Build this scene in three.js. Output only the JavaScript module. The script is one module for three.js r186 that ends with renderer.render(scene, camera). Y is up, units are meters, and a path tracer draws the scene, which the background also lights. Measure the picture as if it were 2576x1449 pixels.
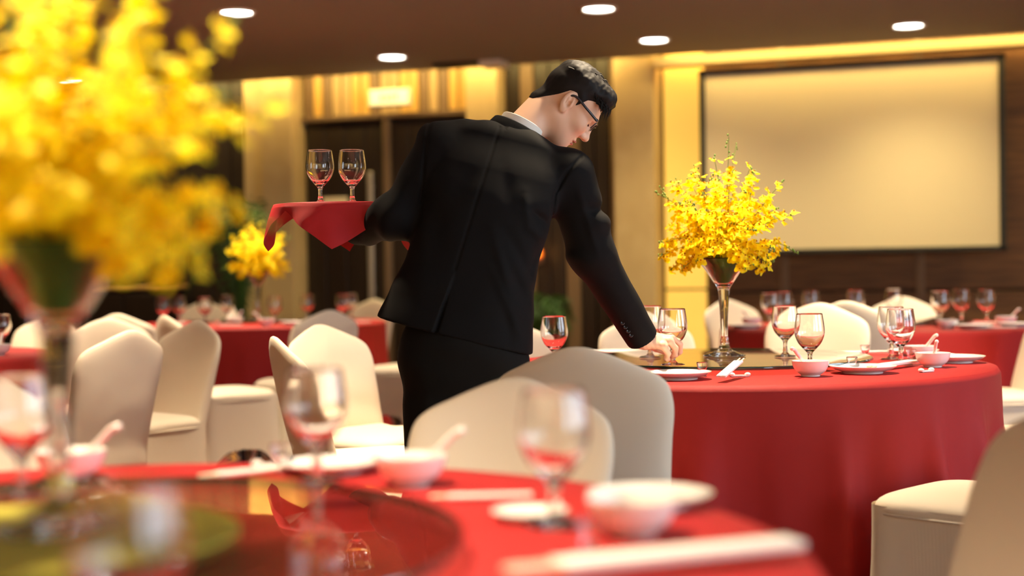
import * as THREE from 'three';
import { RoundedBoxGeometry } from 'three/addons/geometries/RoundedBoxGeometry.js';
import { mergeGeometries, mergeVertices } from 'three/addons/utils/BufferGeometryUtils.js';
import { RectAreaLightUniformsLib } from 'three/addons/lights/RectAreaLightUniformsLib.js';
import { ImprovedNoise } from 'three/addons/math/ImprovedNoise.js';

// ---------------------------------------------------------------- camera, sky, light levels, exposure
// World: x along the back wall (to the right), y up, z out of the back wall. The camera stands at x = z = 0 and looks 18 degrees to the left.
const YAW = 18 * Math.PI / 180, EYE = 1.084;
const scene = new THREE.Scene();
const camera = new THREE.PerspectiveCamera(2 * Math.atan(1449 / 2 / 3600) * 180 / Math.PI, 2576 / 1449, 0.05, 60);
camera.position.set(0, EYE, 0);
camera.rotation.order = 'YXZ';
camera.rotation.set(-0.0111, YAW, -0.0145);
camera.filmGauge = 36;
camera.focus = 4.35;
camera.userData.fStop = 1.45;
scene.add(camera);
scene.background = new THREE.Color(0.75, 0.88, 1.0);
scene.backgroundIntensity = 1.0;

const renderer = new THREE.WebGLRenderer({ antialias: true });
renderer.toneMapping = THREE.LinearToneMapping;
renderer.toneMappingExposure = 1.9;
renderer.shadowMap.enabled = true;
RectAreaLightUniformsLib.init();

const LEVEL = { downlight: 26, wallDownlight: 8.6, window: 3.1, cove: 28, niche: 19, unseenFrontWash: 36 };
const WARM = new THREE.Color(1.0, 0.80, 0.54), COOL = new THREE.Color(0.74, 0.87, 1.0), AMBER = new THREE.Color(1.0, 0.71, 0.22), GOLD = new THREE.Color(1.0, 0.78, 0.36);

// ---------------------------------------------------------------- helpers
let seed = 1234567;
const rnd = () => { seed = (seed * 1664525 + 1013904223) >>> 0; return seed / 4294967296; };
const rr = (a, b) => a + (b - a) * rnd();
const { sin, cos, PI, abs, min, max, sqrt, pow, exp, atan2, hypot, floor } = Math;
const noise = new ImprovedNoise();
const clamp = (x, a, b) => max(a, min(b, x)), mix = (a, b, t) => a + (b - a) * t;
const smooth = (a, b, x) => { const t = clamp((x - a) / (b - a), 0, 1); return t * t * (3 - 2 * t); };
const V = (x, y, z) => new THREE.Vector3(x, y, z);
// a point given by its distance to the right of, above the floor and in front of the camera's stand
function W(X, h, d) { return V(X * cos(YAW) - d * sin(YAW), h, -X * sin(YAW) - d * cos(YAW)); }

const counts = {};
function numbered(name) { const n = counts[name] = (counts[name] ?? -1) + 1; return n ? name + '_' + String(n).padStart(3, '0') : name; }
function shade(m) { m.traverse((o) => { if (o.isMesh) { o.castShadow = true; o.receiveShadow = true; } }); return m; }
function mesh(name, geo, mat, parent, label) {
  const m = new THREE.Mesh(geo, mat); m.name = name; m.castShadow = m.receiveShadow = true;
  if (label) m.userData.label = label;
  if (parent) parent.add(m);
  return m;
}
function thing(name, label, category, group) {
  const o = new THREE.Group(); o.name = numbered(name); o.userData = { label, category };
  if (group) o.userData.group = group;
  scene.add(o);
  return o;
}
function tagged(m, label, category, group) { m.name = numbered(m.name); m.userData = { label, category }; if (group) m.userData.group = group; scene.add(m); return m; }
function copyOf(o, label, group) {
  const c = o.clone(); c.name = numbered(o.name.replace(/_\d{3}$/, '')); c.userData = { ...o.userData, label };
  if (group) c.userData.group = group;
  scene.add(c); return c;
}
function struct(name, geo, mat, parent) { const m = mesh(name, geo, mat, parent ?? scene); if (!parent) m.userData.kind = 'structure'; return m; }
function place(o, X, h, d, turn = 0) { o.position.copy(W(X, h, d)); o.rotation.y = YAW + turn; return o; }
const facing = (fX, fd) => atan2(fX, -fd);

const box = (w, h, d, x = 0, y = 0, z = 0) => new THREE.BoxGeometry(w, h, d).translate(x, y, z);
const rbox = (w, h, d, r, x = 0, y = 0, z = 0, s = 3) => new RoundedBoxGeometry(w, h, d, s, r).translate(x, y, z);
function lathe(pts, seg = 48) { return new THREE.LatheGeometry(pts.map(([r, y]) => new THREE.Vector2(r, y)), seg); }
function smoothCurve(pts, n) { const c = new THREE.CatmullRomCurve3(pts.map(([x, y]) => V(x, y, 0)), false, 'centripetal'); return c.getPoints(n).map((p) => [max(p.x, 0), p.y]); }
function tube(pts, r, seg = 16, rad = 6) { return new THREE.TubeGeometry(new THREE.CatmullRomCurve3(pts.map((p) => p.isVector3 ? p : V(...p))), seg, r, rad, false); }
function merge(list) {
  const keep = list.map((g) => { g = g.index ? g.toNonIndexed() : g; const h = new THREE.BufferGeometry(); h.setAttribute('position', g.attributes.position); h.setAttribute('normal', g.attributes.normal); h.setAttribute('uv', g.attributes.uv ?? new THREE.BufferAttribute(new Float32Array(g.attributes.position.count * 2), 2)); if (g.attributes.color) h.setAttribute('color', g.attributes.color); return h; });
  return mergeGeometries(keep);
}
// a surface sampled on a grid; fn(u, v) -> [x, y, z]; uv in metres where uvs = [width, height]
function grid(nu, nv, fn, { uvs = [1, 1], flip = false } = {}) {
  const pos = [], uv = [], idx = [];
  for (let j = 0; j <= nv; j++) for (let i = 0; i <= nu; i++) { pos.push(...fn(i / nu, j / nv)); uv.push(i / nu * uvs[0], j / nv * uvs[1]); }
  for (let j = 0; j < nv; j++) for (let i = 0; i < nu; i++) { const a = j * (nu + 1) + i, b = a + 1, c = a + nu + 1, d = c + 1; if (flip) idx.push(a, c, b, b, c, d); else idx.push(a, b, c, b, d, c); }
  const g = new THREE.BufferGeometry(); g.setAttribute('position', new THREE.Float32BufferAttribute(pos, 3)); g.setAttribute('uv', new THREE.Float32BufferAttribute(uv, 2)); g.setIndex(idx); g.computeVertexNormals();
  return g;
}
// normals smoothed over coincident vertices (closed lumps)
function weld(g) { g.deleteAttribute('normal'); const uv = g.attributes.uv; if (uv) g.deleteAttribute('uv'); g = mergeVertices(g, 1e-5); g.computeVertexNormals(); const p = g.attributes.position, t = new Float32Array(p.count * 2); for (let i = 0; i < p.count; i++) { t[2 * i] = p.getX(i) + p.getZ(i); t[2 * i + 1] = p.getY(i) + p.getZ(i) * 0.7; } g.setAttribute('uv', new THREE.BufferAttribute(t, 2)); return g; }
// a padded lump: a closed outline [[x, y], ...] seen from the front, swollen to half-thickness T, then bent by warp(x, y, z)
function puff(outline, cx, cy, T, warp, rings = [1, 0.985, 0.955, 0.9, 0.8, 0.62, 0.4, 0.2, 0], pw = 5) {
  const pos = [], idx = [], n = outline.length;
  for (const side of [1, -1]) for (const r of rings) for (let i = 0; i < n; i++) {
    const x = cx + (outline[i][0] - cx) * r, y = cy + (outline[i][1] - cy) * r, z = side * T * pow(max(0, 1 - pow(r, pw)), 0.5);
    pos.push(...(warp ? warp(x, y, z, side, r) : [x, y, z]));
  }
  const R = rings.length;
  for (let s = 0; s < 2; s++) for (let k = 0; k < R - 1; k++) for (let i = 0; i < n; i++) {
    const a = (s * R + k) * n + i, b = (s * R + k) * n + (i + 1) % n, c = a + n, d = b + n;
    if (s === 0) idx.push(a, b, d, a, d, c); else idx.push(a, d, b, a, c, d);
  }
  const g = new THREE.BufferGeometry(); g.setAttribute('position', new THREE.Float32BufferAttribute(pos, 3)); g.setIndex(idx);
  return weld(g);
}

// ---------------------------------------------------------------- computed textures
function dataTexture(n, fn, srgb = true, rep = [1, 1]) {
  const a = new Uint8Array(n * n * 4);
  for (let y = 0; y < n; y++) for (let x = 0; x < n; x++) { const c = fn(x / n, y / n); const k = (y * n + x) * 4; a[k] = clamp(c[0], 0, 1) * 255; a[k + 1] = clamp(c[1], 0, 1) * 255; a[k + 2] = clamp(c[2], 0, 1) * 255; a[k + 3] = 255; }
  const t = new THREE.DataTexture(a, n, n); t.wrapS = t.wrapT = THREE.RepeatWrapping; t.magFilter = THREE.LinearFilter; t.minFilter = THREE.LinearMipmapLinearFilter; t.generateMipmaps = true; if (srgb) t.colorSpace = THREE.SRGBColorSpace; t.repeat.set(...rep); t.needsUpdate = true;
  return t;
}
// noise that tiles over the unit square with p periods
const tn = (u, v, p, z) => { const a = u * 2 * PI, b = v * 2 * PI, r = p / (2 * PI); return noise.noise(r * cos(a) + z, r * sin(a) + 7.3 * z, r * cos(b) * 1.01 + r * sin(b) * 0.37); };
const weave = dataTexture(128, (u, v) => { const a = sin(u * 2 * PI * 32), b = sin(v * 2 * PI * 32); const k = 0.5 + 0.25 * a * b + 0.12 * a - 0.12 * b; return [k, k, k]; }, false, [22, 22]);
const twill = dataTexture(128, (u, v) => { const k = 0.5 + 0.4 * sin((u + v) * 2 * PI * 32); return [k, k, k]; }, false, [40, 40]);
function wood(dark, light, along, streak, z) {
  return dataTexture(512, (u, v) => {
    const [p, q] = along === 'x' ? [u, v] : [v, u];
    const warp = 0.02 * tn(p, q, 4, z) + 0.01 * tn(p, q, 9, z + 3);
    const k = clamp(0.5 + 0.55 * noise.noise(cos(2 * PI * (q + warp)) * streak + z, sin(2 * PI * (q + warp)) * streak, cos(2 * PI * p) * 0.6) + 0.25 * noise.noise(cos(2 * PI * (q + warp)) * streak * 4, sin(2 * PI * (q + warp)) * streak * 4 + z, sin(2 * PI * p) * 0.9), 0, 1);
    return dark.map((c, i) => mix(c, light[i], k));
  });
}
const woodWall = wood([0.31, 0.20, 0.105], [0.53, 0.37, 0.21], 'x', 6, 2.2);
const woodDoor = wood([0.085, 0.055, 0.035], [0.17, 0.11, 0.07], 'y', 8, 5.1);
const stoneMap = dataTexture(512, (u, v) => { const k = 0.5 + 0.35 * tn(u, v, 5, 1.7) + 0.2 * tn(u, v, 14, 4.4) + 0.08 * tn(u, v, 60, 2.4); return [mix(0.68, 0.82, k), mix(0.58, 0.73, k), mix(0.40, 0.55, k)]; });
const carpetMap = (() => {
  const c = document.createElement('canvas'); c.width = c.height = 512; const g = c.getContext('2d');
  g.fillStyle = '#33150e'; g.fillRect(0, 0, 512, 512);
  for (let i = 0; i < 7000; i++) { g.fillStyle = rnd() < 0.5 ? 'rgba(95,30,16,0.35)' : 'rgba(20,10,8,0.35)'; g.fillRect(rnd() * 512, rnd() * 512, 2, 2); }
  const arc = (x, y, r, w, col) => { g.strokeStyle = col; g.lineWidth = w; g.beginPath(); g.arc(x, y, r, 0, 7); g.stroke(); };
  for (const [x, y] of [[0, 0], [512, 0], [0, 512], [512, 512], [256, 256]]) { arc(x, y, 150, 26, '#6b2012'); arc(x, y, 176, 7, '#9c6a1c'); arc(x, y, 118, 6, '#8a5a18'); arc(x, y, 60, 20, '#551a10'); }
  const t = new THREE.CanvasTexture(c); t.wrapS = t.wrapT = THREE.RepeatWrapping; t.colorSpace = THREE.SRGBColorSpace; t.repeat.set(0.8, 0.8); return t;
})();
const fineNoise = dataTexture(256, (u, v) => { const k = 0.5 + 0.3 * tn(u, v, 20, 9.1) + 0.3 * tn(u, v, 60, 3.3); return [k, k, k]; }, false, [3, 3]);

// ---------------------------------------------------------------- materials
const std = (o) => new THREE.MeshStandardMaterial(o), phys = (o) => new THREE.MeshPhysicalMaterial(o);
const lin = (r, g, b) => new THREE.Color().setRGB(r, g, b);
const M = {
  ceiling: std({ color: lin(0.28, 0.248, 0.205), roughness: 0.9 }),
  stone: std({ map: stoneMap, roughness: 0.55 }),
  plainWall: std({ color: lin(0.05, 0.033, 0.022), roughness: 0.8 }),
  unseenWarmWall: std({ color: lin(0.66, 0.52, 0.35), roughness: 0.8 }),  // walls out of view; warm tone chosen for the light they bounce
  woodWall: std({ map: woodWall, roughness: 0.5 }),
  woodDoor: std({ map: woodDoor, roughness: 0.42 }),
  bronze: std({ color: lin(0.17, 0.11, 0.07), roughness: 0.4, metalness: 0.3 }),
  fascia: std({ color: lin(0.55, 0.42, 0.22), roughness: 0.6 }),
  blackFrame: std({ color: lin(0.012, 0.012, 0.010), roughness: 0.55 }),
  screen: std({ color: lin(0.72, 0.615, 0.41), roughness: 0.95 }),
  glowGold: std({ color: lin(0.75, 0.47, 0.13), roughness: 0.38, metalness: 0.25 }),
  slatGold: std({ color: lin(0.56, 0.34, 0.09), roughness: 0.4 }),
  slatTan: std({ color: lin(0.42, 0.29, 0.14), roughness: 0.45 }),
  slatBrown: std({ color: lin(0.17, 0.105, 0.055), roughness: 0.5 }),
  carpet: std({ map: carpetMap, roughness: 1, bumpMap: fineNoise, bumpScale: 0.003 }),
  cover: phys({ color: lin(0.79, 0.685, 0.535), roughness: 0.72, sheen: 0.2, sheenColor: lin(1, 0.97, 0.92), sheenRoughness: 0.4, bumpMap: weave, bumpScale: 0.0004 }),
  coverSeam: std({ color: lin(0.70, 0.62, 0.50), roughness: 0.8 }),
  rubber: std({ color: lin(0.015, 0.014, 0.013), roughness: 0.6 }),
  redCloth: phys({ color: lin(0.42, 0.020, 0.020), roughness: 0.6, specularIntensity: 0.5, sheen: 0.15, sheenColor: lin(0.9, 0.08, 0.12), sheenRoughness: 0.45, bumpMap: weave, bumpScale: 0.0005 }),
  trayCloth: phys({ color: lin(0.46, 0.016, 0.02), roughness: 0.6, specularIntensity: 0.5, sheen: 0.3, sheenColor: lin(0.9, 0.15, 0.15), sheenRoughness: 0.4, bumpMap: weave, bumpScale: 0.0004, side: THREE.DoubleSide }),
  china: phys({ color: lin(0.86, 0.82, 0.78), roughness: 0.18, clearcoat: 0.6, clearcoatRoughness: 0.06 }),
  paper: std({ color: lin(0.86, 0.83, 0.78), roughness: 0.8 }),
  ivory: std({ color: lin(0.80, 0.70, 0.52), roughness: 0.4 }),
  thinGlass: phys({ color: lin(0.97, 0.97, 0.96), roughness: 0, transmission: 1, thickness: 0, ior: 1.55 }),
  glass: phys({ color: 0xffffff, roughness: 0, transmission: 1, thickness: 0.003, ior: 1.5 }),
  turntable: phys({ color: lin(0.88, 0.88, 0.82), roughness: 0.015, transmission: 1, thickness: 0, ior: 1.7, specularIntensity: 1 }),
  turntableEdge: phys({ color: lin(0.02, 0.06, 0.045), roughness: 0.1, clearcoat: 1 }),
  greenMat: phys({ color: lin(0.36, 0.32, 0.035), roughness: 0.6 }),
  steel: std({ color: lin(0.62, 0.60, 0.57), roughness: 0.28, metalness: 1 }),
  steelSatin: std({ color: lin(0.55, 0.50, 0.44), roughness: 0.45, metalness: 0.8 }),
  stem: std({ color: lin(0.11, 0.20, 0.02), roughness: 0.6 }),
  bud: std({ color: lin(0.42, 0.45, 0.05), roughness: 0.6 }),
  leaf: phys({ color: lin(0.025, 0.11, 0.018), roughness: 0.35, clearcoat: 0.3 }),
  palm: std({ color: lin(0.035, 0.10, 0.012), roughness: 0.5 }),
  petals: [[1.0, 0.91, 0.003], [1.0, 0.97, 0.008], [1.0, 0.82, 0.002]].map((c) => phys({ vertexColors: true, color: lin(...c), roughness: 0.65, specularIntensity: 0.25, side: THREE.DoubleSide, transmission: 0.5, thickness: 0 })),
  suit: phys({ color: lin(0.0050, 0.0044, 0.0046), roughness: 0.8, specularIntensity: 0.3, sheen: 0.05, sheenColor: lin(0.35, 0.36, 0.5), sheenRoughness: 0.5, bumpMap: twill, bumpScale: 0.0002 }),
  trousers: phys({ specularIntensity: 0.3, color: lin(0.0075, 0.007, 0.0065), roughness: 0.85, bumpMap: twill, bumpScale: 0.0002 }),
  shirt: std({ color: lin(0.84, 0.80, 0.72), roughness: 0.8 }),
  skin: phys({ color: lin(0.80, 0.50, 0.335), roughness: 0.5, sheen: 0.15, sheenColor: lin(1, 0.6, 0.5) }),
  hair: phys({ color: lin(0.010, 0.0075, 0.0065), roughness: 0.62, specularIntensity: 0.45 }),
  stubble: std({ color: lin(0.055, 0.035, 0.025), roughness: 0.7 }),
  eyewear: phys({ color: lin(0.012, 0.014, 0.022), roughness: 0.25, clearcoat: 0.6 }),
  lens: phys({ color: 0xffffff, roughness: 0, transmission: 1, thickness: 0, ior: 1.5 }),
  lip: phys({ color: lin(0.45, 0.16, 0.12), roughness: 0.4 }),
  eyeWhite: phys({ color: lin(0.7, 0.66, 0.6), roughness: 0.2 }),
  dark: std({ color: lin(0.01, 0.008, 0.007), roughness: 0.5 }),
  shoe: phys({ color: lin(0.01, 0.009, 0.009), roughness: 0.25, clearcoat: 0.6 }),
  diffuser: std({ color: 0xffffff, emissive: new THREE.Color(1.0, 0.93, 0.80), emissiveIntensity: 9 }),
  ledStrip: std({ color: 0xffffff, emissive: AMBER, emissiveIntensity: 6 }),
  whitePaint: std({ color: lin(0.75, 0.70, 0.62), roughness: 0.5 }),
};
// ---------------------------------------------------------------- the room shell
const CEIL = 2.90, ZW = -12.15;                                  // ceiling height; plane of the pillar fronts
const X0 = -10.6, X1 = 4.2, Z1 = 5.0;                             // left wall, right wall, wall behind the camera
{
  const f = new THREE.PlaneGeometry(X1 - X0 + 0.4, 18.4).rotateX(-PI / 2).translate((X0 + X1) / 2, 0, -4); const uv = f.attributes.uv; for (let i = 0; i < 4; i++) uv.setXY(i, uv.getX(i) * 15.2, uv.getY(i) * 18.4);
  const slab = box(X1 - X0 + 0.4, 0.12, 18.4, (X0 + X1) / 2, -0.0605, -4);
  struct('floor', merge([f, slab.translate(0, -0.005, 0)]), M.carpet);
}
struct('ceiling', box(X1 - X0 + 0.4, 0.05, Z1 + 11.95, (X0 + X1) / 2, CEIL + 0.025, (Z1 - 11.95) / 2), M.ceiling);
struct('wall_back', box(X1 - X0 + 0.4, 3.5, 0.15, (X0 + X1) / 2, 1.75, -13.0), M.plainWall);
struct('ceiling_light_trough', merge([box(X1 - X0 + 0.4, 0.06, 1.4, (X0 + X1) / 2, 3.37, -12.4), box(X1 - X0 + 0.4, 0.42, 0.06, (X0 + X1) / 2, 3.16, -11.76)]), M.fascia);
struct('wall_left', box(0.2, 3.5, 18.4, X0 - 0.1, 1.75, -4), M.plainWall);
struct('unseen_wall_front', box(X1 - X0 + 0.4, 3.5, 0.2, (X0 + X1) / 2, 1.75, Z1 + 0.1), M.unseenWarmWall);  // out of view, bounces warm light onto sides that face the camera
// right wall out of view; three window openings placed for the cool side light
{
  const wins = [[-6.6, -4.4], [-3.6, -1.4], [-0.6, 1.6]], y0 = 0.7, y1 = 2.6, parts = [];
  parts.push(box(0.2, y0, 18.4, X1 + 0.1, y0 / 2, -4), box(0.2, 3.5 - y1, 18.4, X1 + 0.1, (3.5 + y1) / 2, -4));
  let z = -13.2; for (const [a, b] of [...wins, [5.2, 5.2]]) { parts.push(box(0.2, y1 - y0, a - z, X1 + 0.1, (y0 + y1) / 2, (a + z) / 2)); z = b; }
  struct('wall_right', merge(parts), M.unseenWarmWall);
  wins.forEach(([a, b], i) => {
    const w = new THREE.Group(); w.name = 'window_' + (i + 1); w.userData.kind = 'structure'; scene.add(w);
    const fr = [box(0.06, y1 - y0, 0.05, X1 + 0.1, (y0 + y1) / 2, a + 0.025), box(0.06, y1 - y0, 0.05, X1 + 0.1, (y0 + y1) / 2, b - 0.025), box(0.06, y1 - y0, 0.04, X1 + 0.1, (y0 + y1) / 2, (a + b) / 2), box(0.06, 0.05, b - a, X1 + 0.1, y0 + 0.025, (a + b) / 2), box(0.06, 0.05, b - a, X1 + 0.1, y1 - 0.025, (a + b) / 2)];
    mesh('frame', merge(fr), M.whitePaint, w);
    for (const k of [0, 1]) mesh('pane', box(0.006, y1 - y0 - 0.08, (b - a) / 2 - 0.06, X1 + 0.1, (y0 + y1) / 2, a + (b - a) * (0.25 + 0.5 * k)), M.lens, w);
    const l = new THREE.RectAreaLight(COOL, LEVEL.window, b - a - 0.1, y1 - y0 - 0.1); l.position.set(X1 - 0.02, (y0 + y1) / 2, (a + b) / 2); l.lookAt(X1 - 5, (y0 + y1) / 2, (a + b) / 2); l.name = 'unseen_window_light'; scene.add(l);
  });
}
// pillars of pale stone
function pillar(n, x0, x1, z, depth, jamb) {
  const g = [rbox(x1 - x0, 3.3, depth, 0.012, (x0 + x1) / 2, 1.65, z - depth / 2, 2)];
  const p = new THREE.Group(); p.name = 'pillar_' + n; p.userData.kind = 'structure'; scene.add(p);
  mesh('shaft', scaleUV(merge(g), 0.6), M.stone, p);
  if (jamb) mesh('recess_face', scaleUV(rbox(jamb[1] - jamb[0], 3.3, 0.5, 0.01, (jamb[0] + jamb[1]) / 2, 1.65, z - 0.12 - 0.25, 2), 0.6), M.stone, p);
}
function scaleUV(g, k) { const p = g.attributes.position, n = g.attributes.normal, t = new Float32Array(p.count * 2); for (let i = 0; i < p.count; i++) { const side = abs(n.getX(i)) > abs(n.getZ(i)); const flat = abs(n.getY(i)) > 0.7; t[2 * i] = (side ? p.getZ(i) : p.getX(i)) * k; t[2 * i + 1] = (flat ? p.getZ(i) : p.getY(i)) * k; } g.setAttribute('uv', new THREE.BufferAttribute(t, 2)); return g; }
pillar(1, -6.42, -6.10, ZW, 0.7, [-6.67, -6.42]);
pillar(2, -4.38, -4.08, ZW - 0.05, 0.5);
pillar(3, -3.0, -2.64, ZW, 0.7);
// wood panelling above and beside the doors: vertical slats
{
  const w = new THREE.Group(); w.name = 'wall_panelling'; w.userData.kind = 'structure'; scene.add(w);
  const tones = [M.slatBrown, M.slatGold, M.slatTan, M.slatGold, M.slatBrown, M.slatTan, M.slatGold, M.slatTan];
  const wid = 0.098, geo = rbox(wid - 0.012, 0.74, 0.035, 0.006, 0, 0, 0, 2);
  for (let x = -6.08 + wid / 2, i = 0; x < -4.40; x += wid, i++) { const s = mesh('slat', geo, tones[(i * 5 + (i % 3)) % 8], w); s.position.set(x, 2.93, -12.40 + (i % 2) * 0.008); }
  const tall = rbox(0.128, 3.28, 0.035, 0.006, 0, 0, 0, 2);
  for (let x = -4.01, i = 0; x < -3.02; x += 0.14, i++) { const s = mesh('slat', tall, i % 3 === 1 ? M.slatBrown : M.woodDoor, w); s.position.set(x, 1.64, -12.44 + (i % 2) * 0.008); }
  const tallLeft = rbox(0.228, 3.28, 0.035, 0.006, 0, 0, 0, 2);
  for (let x = -10.4; x < -6.75; x += 0.24) { const s = mesh('slat', tallLeft, M.woodDoor, w); s.position.set(x, 1.64, -12.5); }
}
// double door
function doorLeaf(n, x0, x1, knob) {
  const d = new THREE.Group(); d.name = 'door_' + n; d.userData.kind = 'structure'; scene.add(d);
  mesh('leaf', scaleUV(rbox(x1 - x0, 2.53, 0.06, 0.008, (x0 + x1) / 2, 1.27, -12.46, 2), 1.0), M.woodDoor, d);
  const k = (x1 - x0) / 4;
  for (let i = 0; i < 4; i++) mesh('panel', scaleUV(rbox(k - 0.02, 2.44, 0.02, 0.006, x0 + k * (i + 0.5), 1.27, -12.425, 2), 1.3), M.woodDoor, d);
  const h = mesh('handle', merge([rbox(0.055, 1.25, 0.03, 0.012, knob, 1.42, -12.36), box(0.025, 0.025, 0.07, knob, 1.9, -12.395), box(0.025, 0.025, 0.07, knob, 0.95, -12.395)]), M.steelSatin, d, 'tall satin metal pull handle');
  return d;
}
doorLeaf(1, -6.09, -5.245, -5.40);
doorLeaf(2, -5.225, -4.40, -4.95).children.at(-1).removeFromParent();
struct('door_frame', merge([rbox(0.07, 2.56, 0.12, 0.01, -5.235, 1.28, -12.42), rbox(1.72, 0.05, 0.14, 0.01, -5.24, 2.56, -12.42)]), M.bronze);
tagged(mesh('door_sign', rbox(0.26, 0.09, 0.012, 0.004, -5.78, 1.775, -12.405), M.ivory), 'small cream notice plate on the dark wooden door behind the tray glasses', 'sign');

// screen wall: niche lintel, wood panels with joint strips, amber panel
{
  struct('niche_lintel', box(6.9, 0.075, 0.22, 0.82, 2.868, -12.19), M.fascia);
  const w = new THREE.Group(); w.name = 'wall_screen'; w.userData.kind = 'structure'; scene.add(w);
  mesh('backing', box(6.9, 3.34, 0.3, 0.82, 1.67, -12.62), M.plainWall, w);
  const xs = [-2.24, -1.60, -1.55, -0.475, -0.425, 0.65, 0.70, 1.78, 1.83, 2.9, 2.95, 4.2];
  for (let i = 0; i < xs.length - 1; i += 2) for (const [a, b] of [[0.0, 0.87], [0.89, 3.2]]) mesh('panel', scaleUV(rbox(xs[i + 1] - xs[i], b - a, 0.05, 0.008, (xs[i] + xs[i + 1]) / 2, (a + b) / 2, -12.445, 2), 0.9), M.woodWall, w);
  for (let i = 1; i < xs.length - 1; i += 2) mesh('joint_strip', rbox(0.075, 3.2, 0.06, 0.01, (xs[i] + xs[i + 1]) / 2, 1.6, -12.435), M.bronze, w);
  const a = new THREE.Group(); a.name = 'amber_panel_light'; a.userData = { label: 'tall glowing amber wall panel between the stone pillar and the projection screen', category: 'light panel' }; scene.add(a);
  const am = std({ color: lin(0.72, 0.45, 0.10), roughness: 0.35, emissive: new THREE.Color(1.0, 0.60, 0.10), emissiveIntensity: 0.38 });
  for (const [y0, y1] of [[0.02, 0.90], [0.92, 3.2]]) mesh('panel', rbox(0.36, y1 - y0, 0.03, 0.004, -2.43, (y0 + y1) / 2, -12.44), am, a);
}
// lamps hidden in the trough over the wall and in the niche over the screen
function strip(x0, x1, y, z, level, color, width, tilt) {
  const n = max(1, Math.round((x1 - x0) / 1.6)), w = (x1 - x0) / n;
  for (let i = 0; i < n; i++) {
    const x = x0 + w * (i + 0.5);
    const l = new THREE.RectAreaLight(color, level, w, width); l.position.set(x, y, z); l.lookAt(x, y - sin(tilt), z - cos(tilt)); l.name = 'cove_light'; scene.add(l);
    tagged(mesh('cove_lamp', rbox(w - 0.04, 0.03, 0.03, 0.008, x, y + 0.005, z + 0.024), M.ledStrip), 'warm strip lamp hidden in the trough above the back wall', 'lamp', 'strip lamps over the back wall');
  }
}
strip(-10.2, -2.9, 3.06, -11.94, LEVEL.cove, AMBER, 0.05, 0.8);
strip(-2.5, 4.0, 3.06, -11.96, LEVEL.cove, AMBER, 0.05, 0.9);
strip(-2.6, 3.9, 2.97, -12.345, LEVEL.niche, AMBER, 0.04, 1.35);

// unseen strip lamps behind the camera, placed to light chair backs and face
for (const x of [-8.4, -4.8, -1.2, 2.4]) {
  const l = new THREE.RectAreaLight(WARM, LEVEL.unseenFrontWash, 3.3, 0.08); l.position.set(x, 2.84, 4.35); l.lookAt(x, 1.6, 5.0); l.name = 'unseen_wash_light'; scene.add(l);
  tagged(mesh('unseen_wash_lamp', rbox(3.3, 0.04, 0.04, 0.01, x, 2.875, 4.32), M.ledStrip), 'unseen warm strip lamp behind the camera, lighting chair backs and the waiter', 'lamp', 'unseen strip lamps behind the camera');
}

// projection screen
{
  const s = thing('projection_screen', 'large blank cream projection screen in a black frame on the wood wall', 'screen');
  const x0 = -2.215, x1 = 0.205, y0 = 1.215, y1 = 2.765, z = -12.16;
  mesh('frame', merge([rbox(x1 - x0 + 0.06, 0.045, 0.06, 0.008, (x0 + x1) / 2, y1 - 0.005, z), rbox(x1 - x0 + 0.06, 0.045, 0.06, 0.008, (x0 + x1) / 2, y0 + 0.005, z), rbox(0.05, y1 - y0 + 0.03, 0.06, 0.008, x0, (y0 + y1) / 2, z), rbox(0.05, y1 - y0 + 0.03, 0.06, 0.008, x1, (y0 + y1) / 2, z), box(x1 - x0, y1 - y0, 0.02, (x0 + x1) / 2, (y0 + y1) / 2, z - 0.02)]), M.blackFrame, s);
  mesh('canvas', box(x1 - x0 - 0.04, y1 - y0 - 0.035, 0.012, (x0 + x1) / 2, (y0 + y1) / 2, z + 0.005), M.screen, s);
  for (const x of [x0 + 0.4, x1 - 0.4]) mesh('bracket', box(0.06, 0.06, 0.25, x, y1 - 0.12, z - 0.145), M.blackFrame, s);
}
// exit sign
{
  const c = document.createElement('canvas'); c.width = 512; c.height = 200; const g = c.getContext('2d');
  g.fillStyle = '#fff4c8'; g.fillRect(0, 0, 512, 200); g.fillStyle = '#1c8a3c'; g.font = 'bold 118px sans-serif'; g.textAlign = 'center'; g.textBaseline = 'middle'; g.fillText('EXIT', 256, 106);
  g.lineWidth = 10; g.strokeStyle = '#dfe0a8'; g.strokeRect(8, 8, 496, 184);
  const t = new THREE.CanvasTexture(c); t.colorSpace = THREE.SRGBColorSpace;
  const s = thing('exit_sign', 'pale lit exit sign with green letters above the dark double doors', 'sign');
  mesh('case', rbox(0.42, 0.165, 0.05, 0.018, -5.10, 2.70, -12.16), M.ivory, s);
  mesh('lit_face', new THREE.PlaneGeometry(0.385, 0.135).translate(-5.10, 2.70, -12.133), std({ map: t, roughness: 0.4, emissive: 0xffffff, emissiveMap: t, emissiveIntensity: 0.32 }), s);
  for (const x of [-5.22, -4.98]) mesh('hanger', box(0.014, 0.014, 0.225, x, 2.72, -12.285), M.steelSatin, s);
  const l = new THREE.RectAreaLight(new THREE.Color(1, 0.95, 0.7), 0.5, 0.38, 0.13); l.position.set(-5.10, 2.70, -12.125); l.lookAt(-5.10, 2.70, 0); l.name = 'exit_sign_light'; scene.add(l);
}
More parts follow.
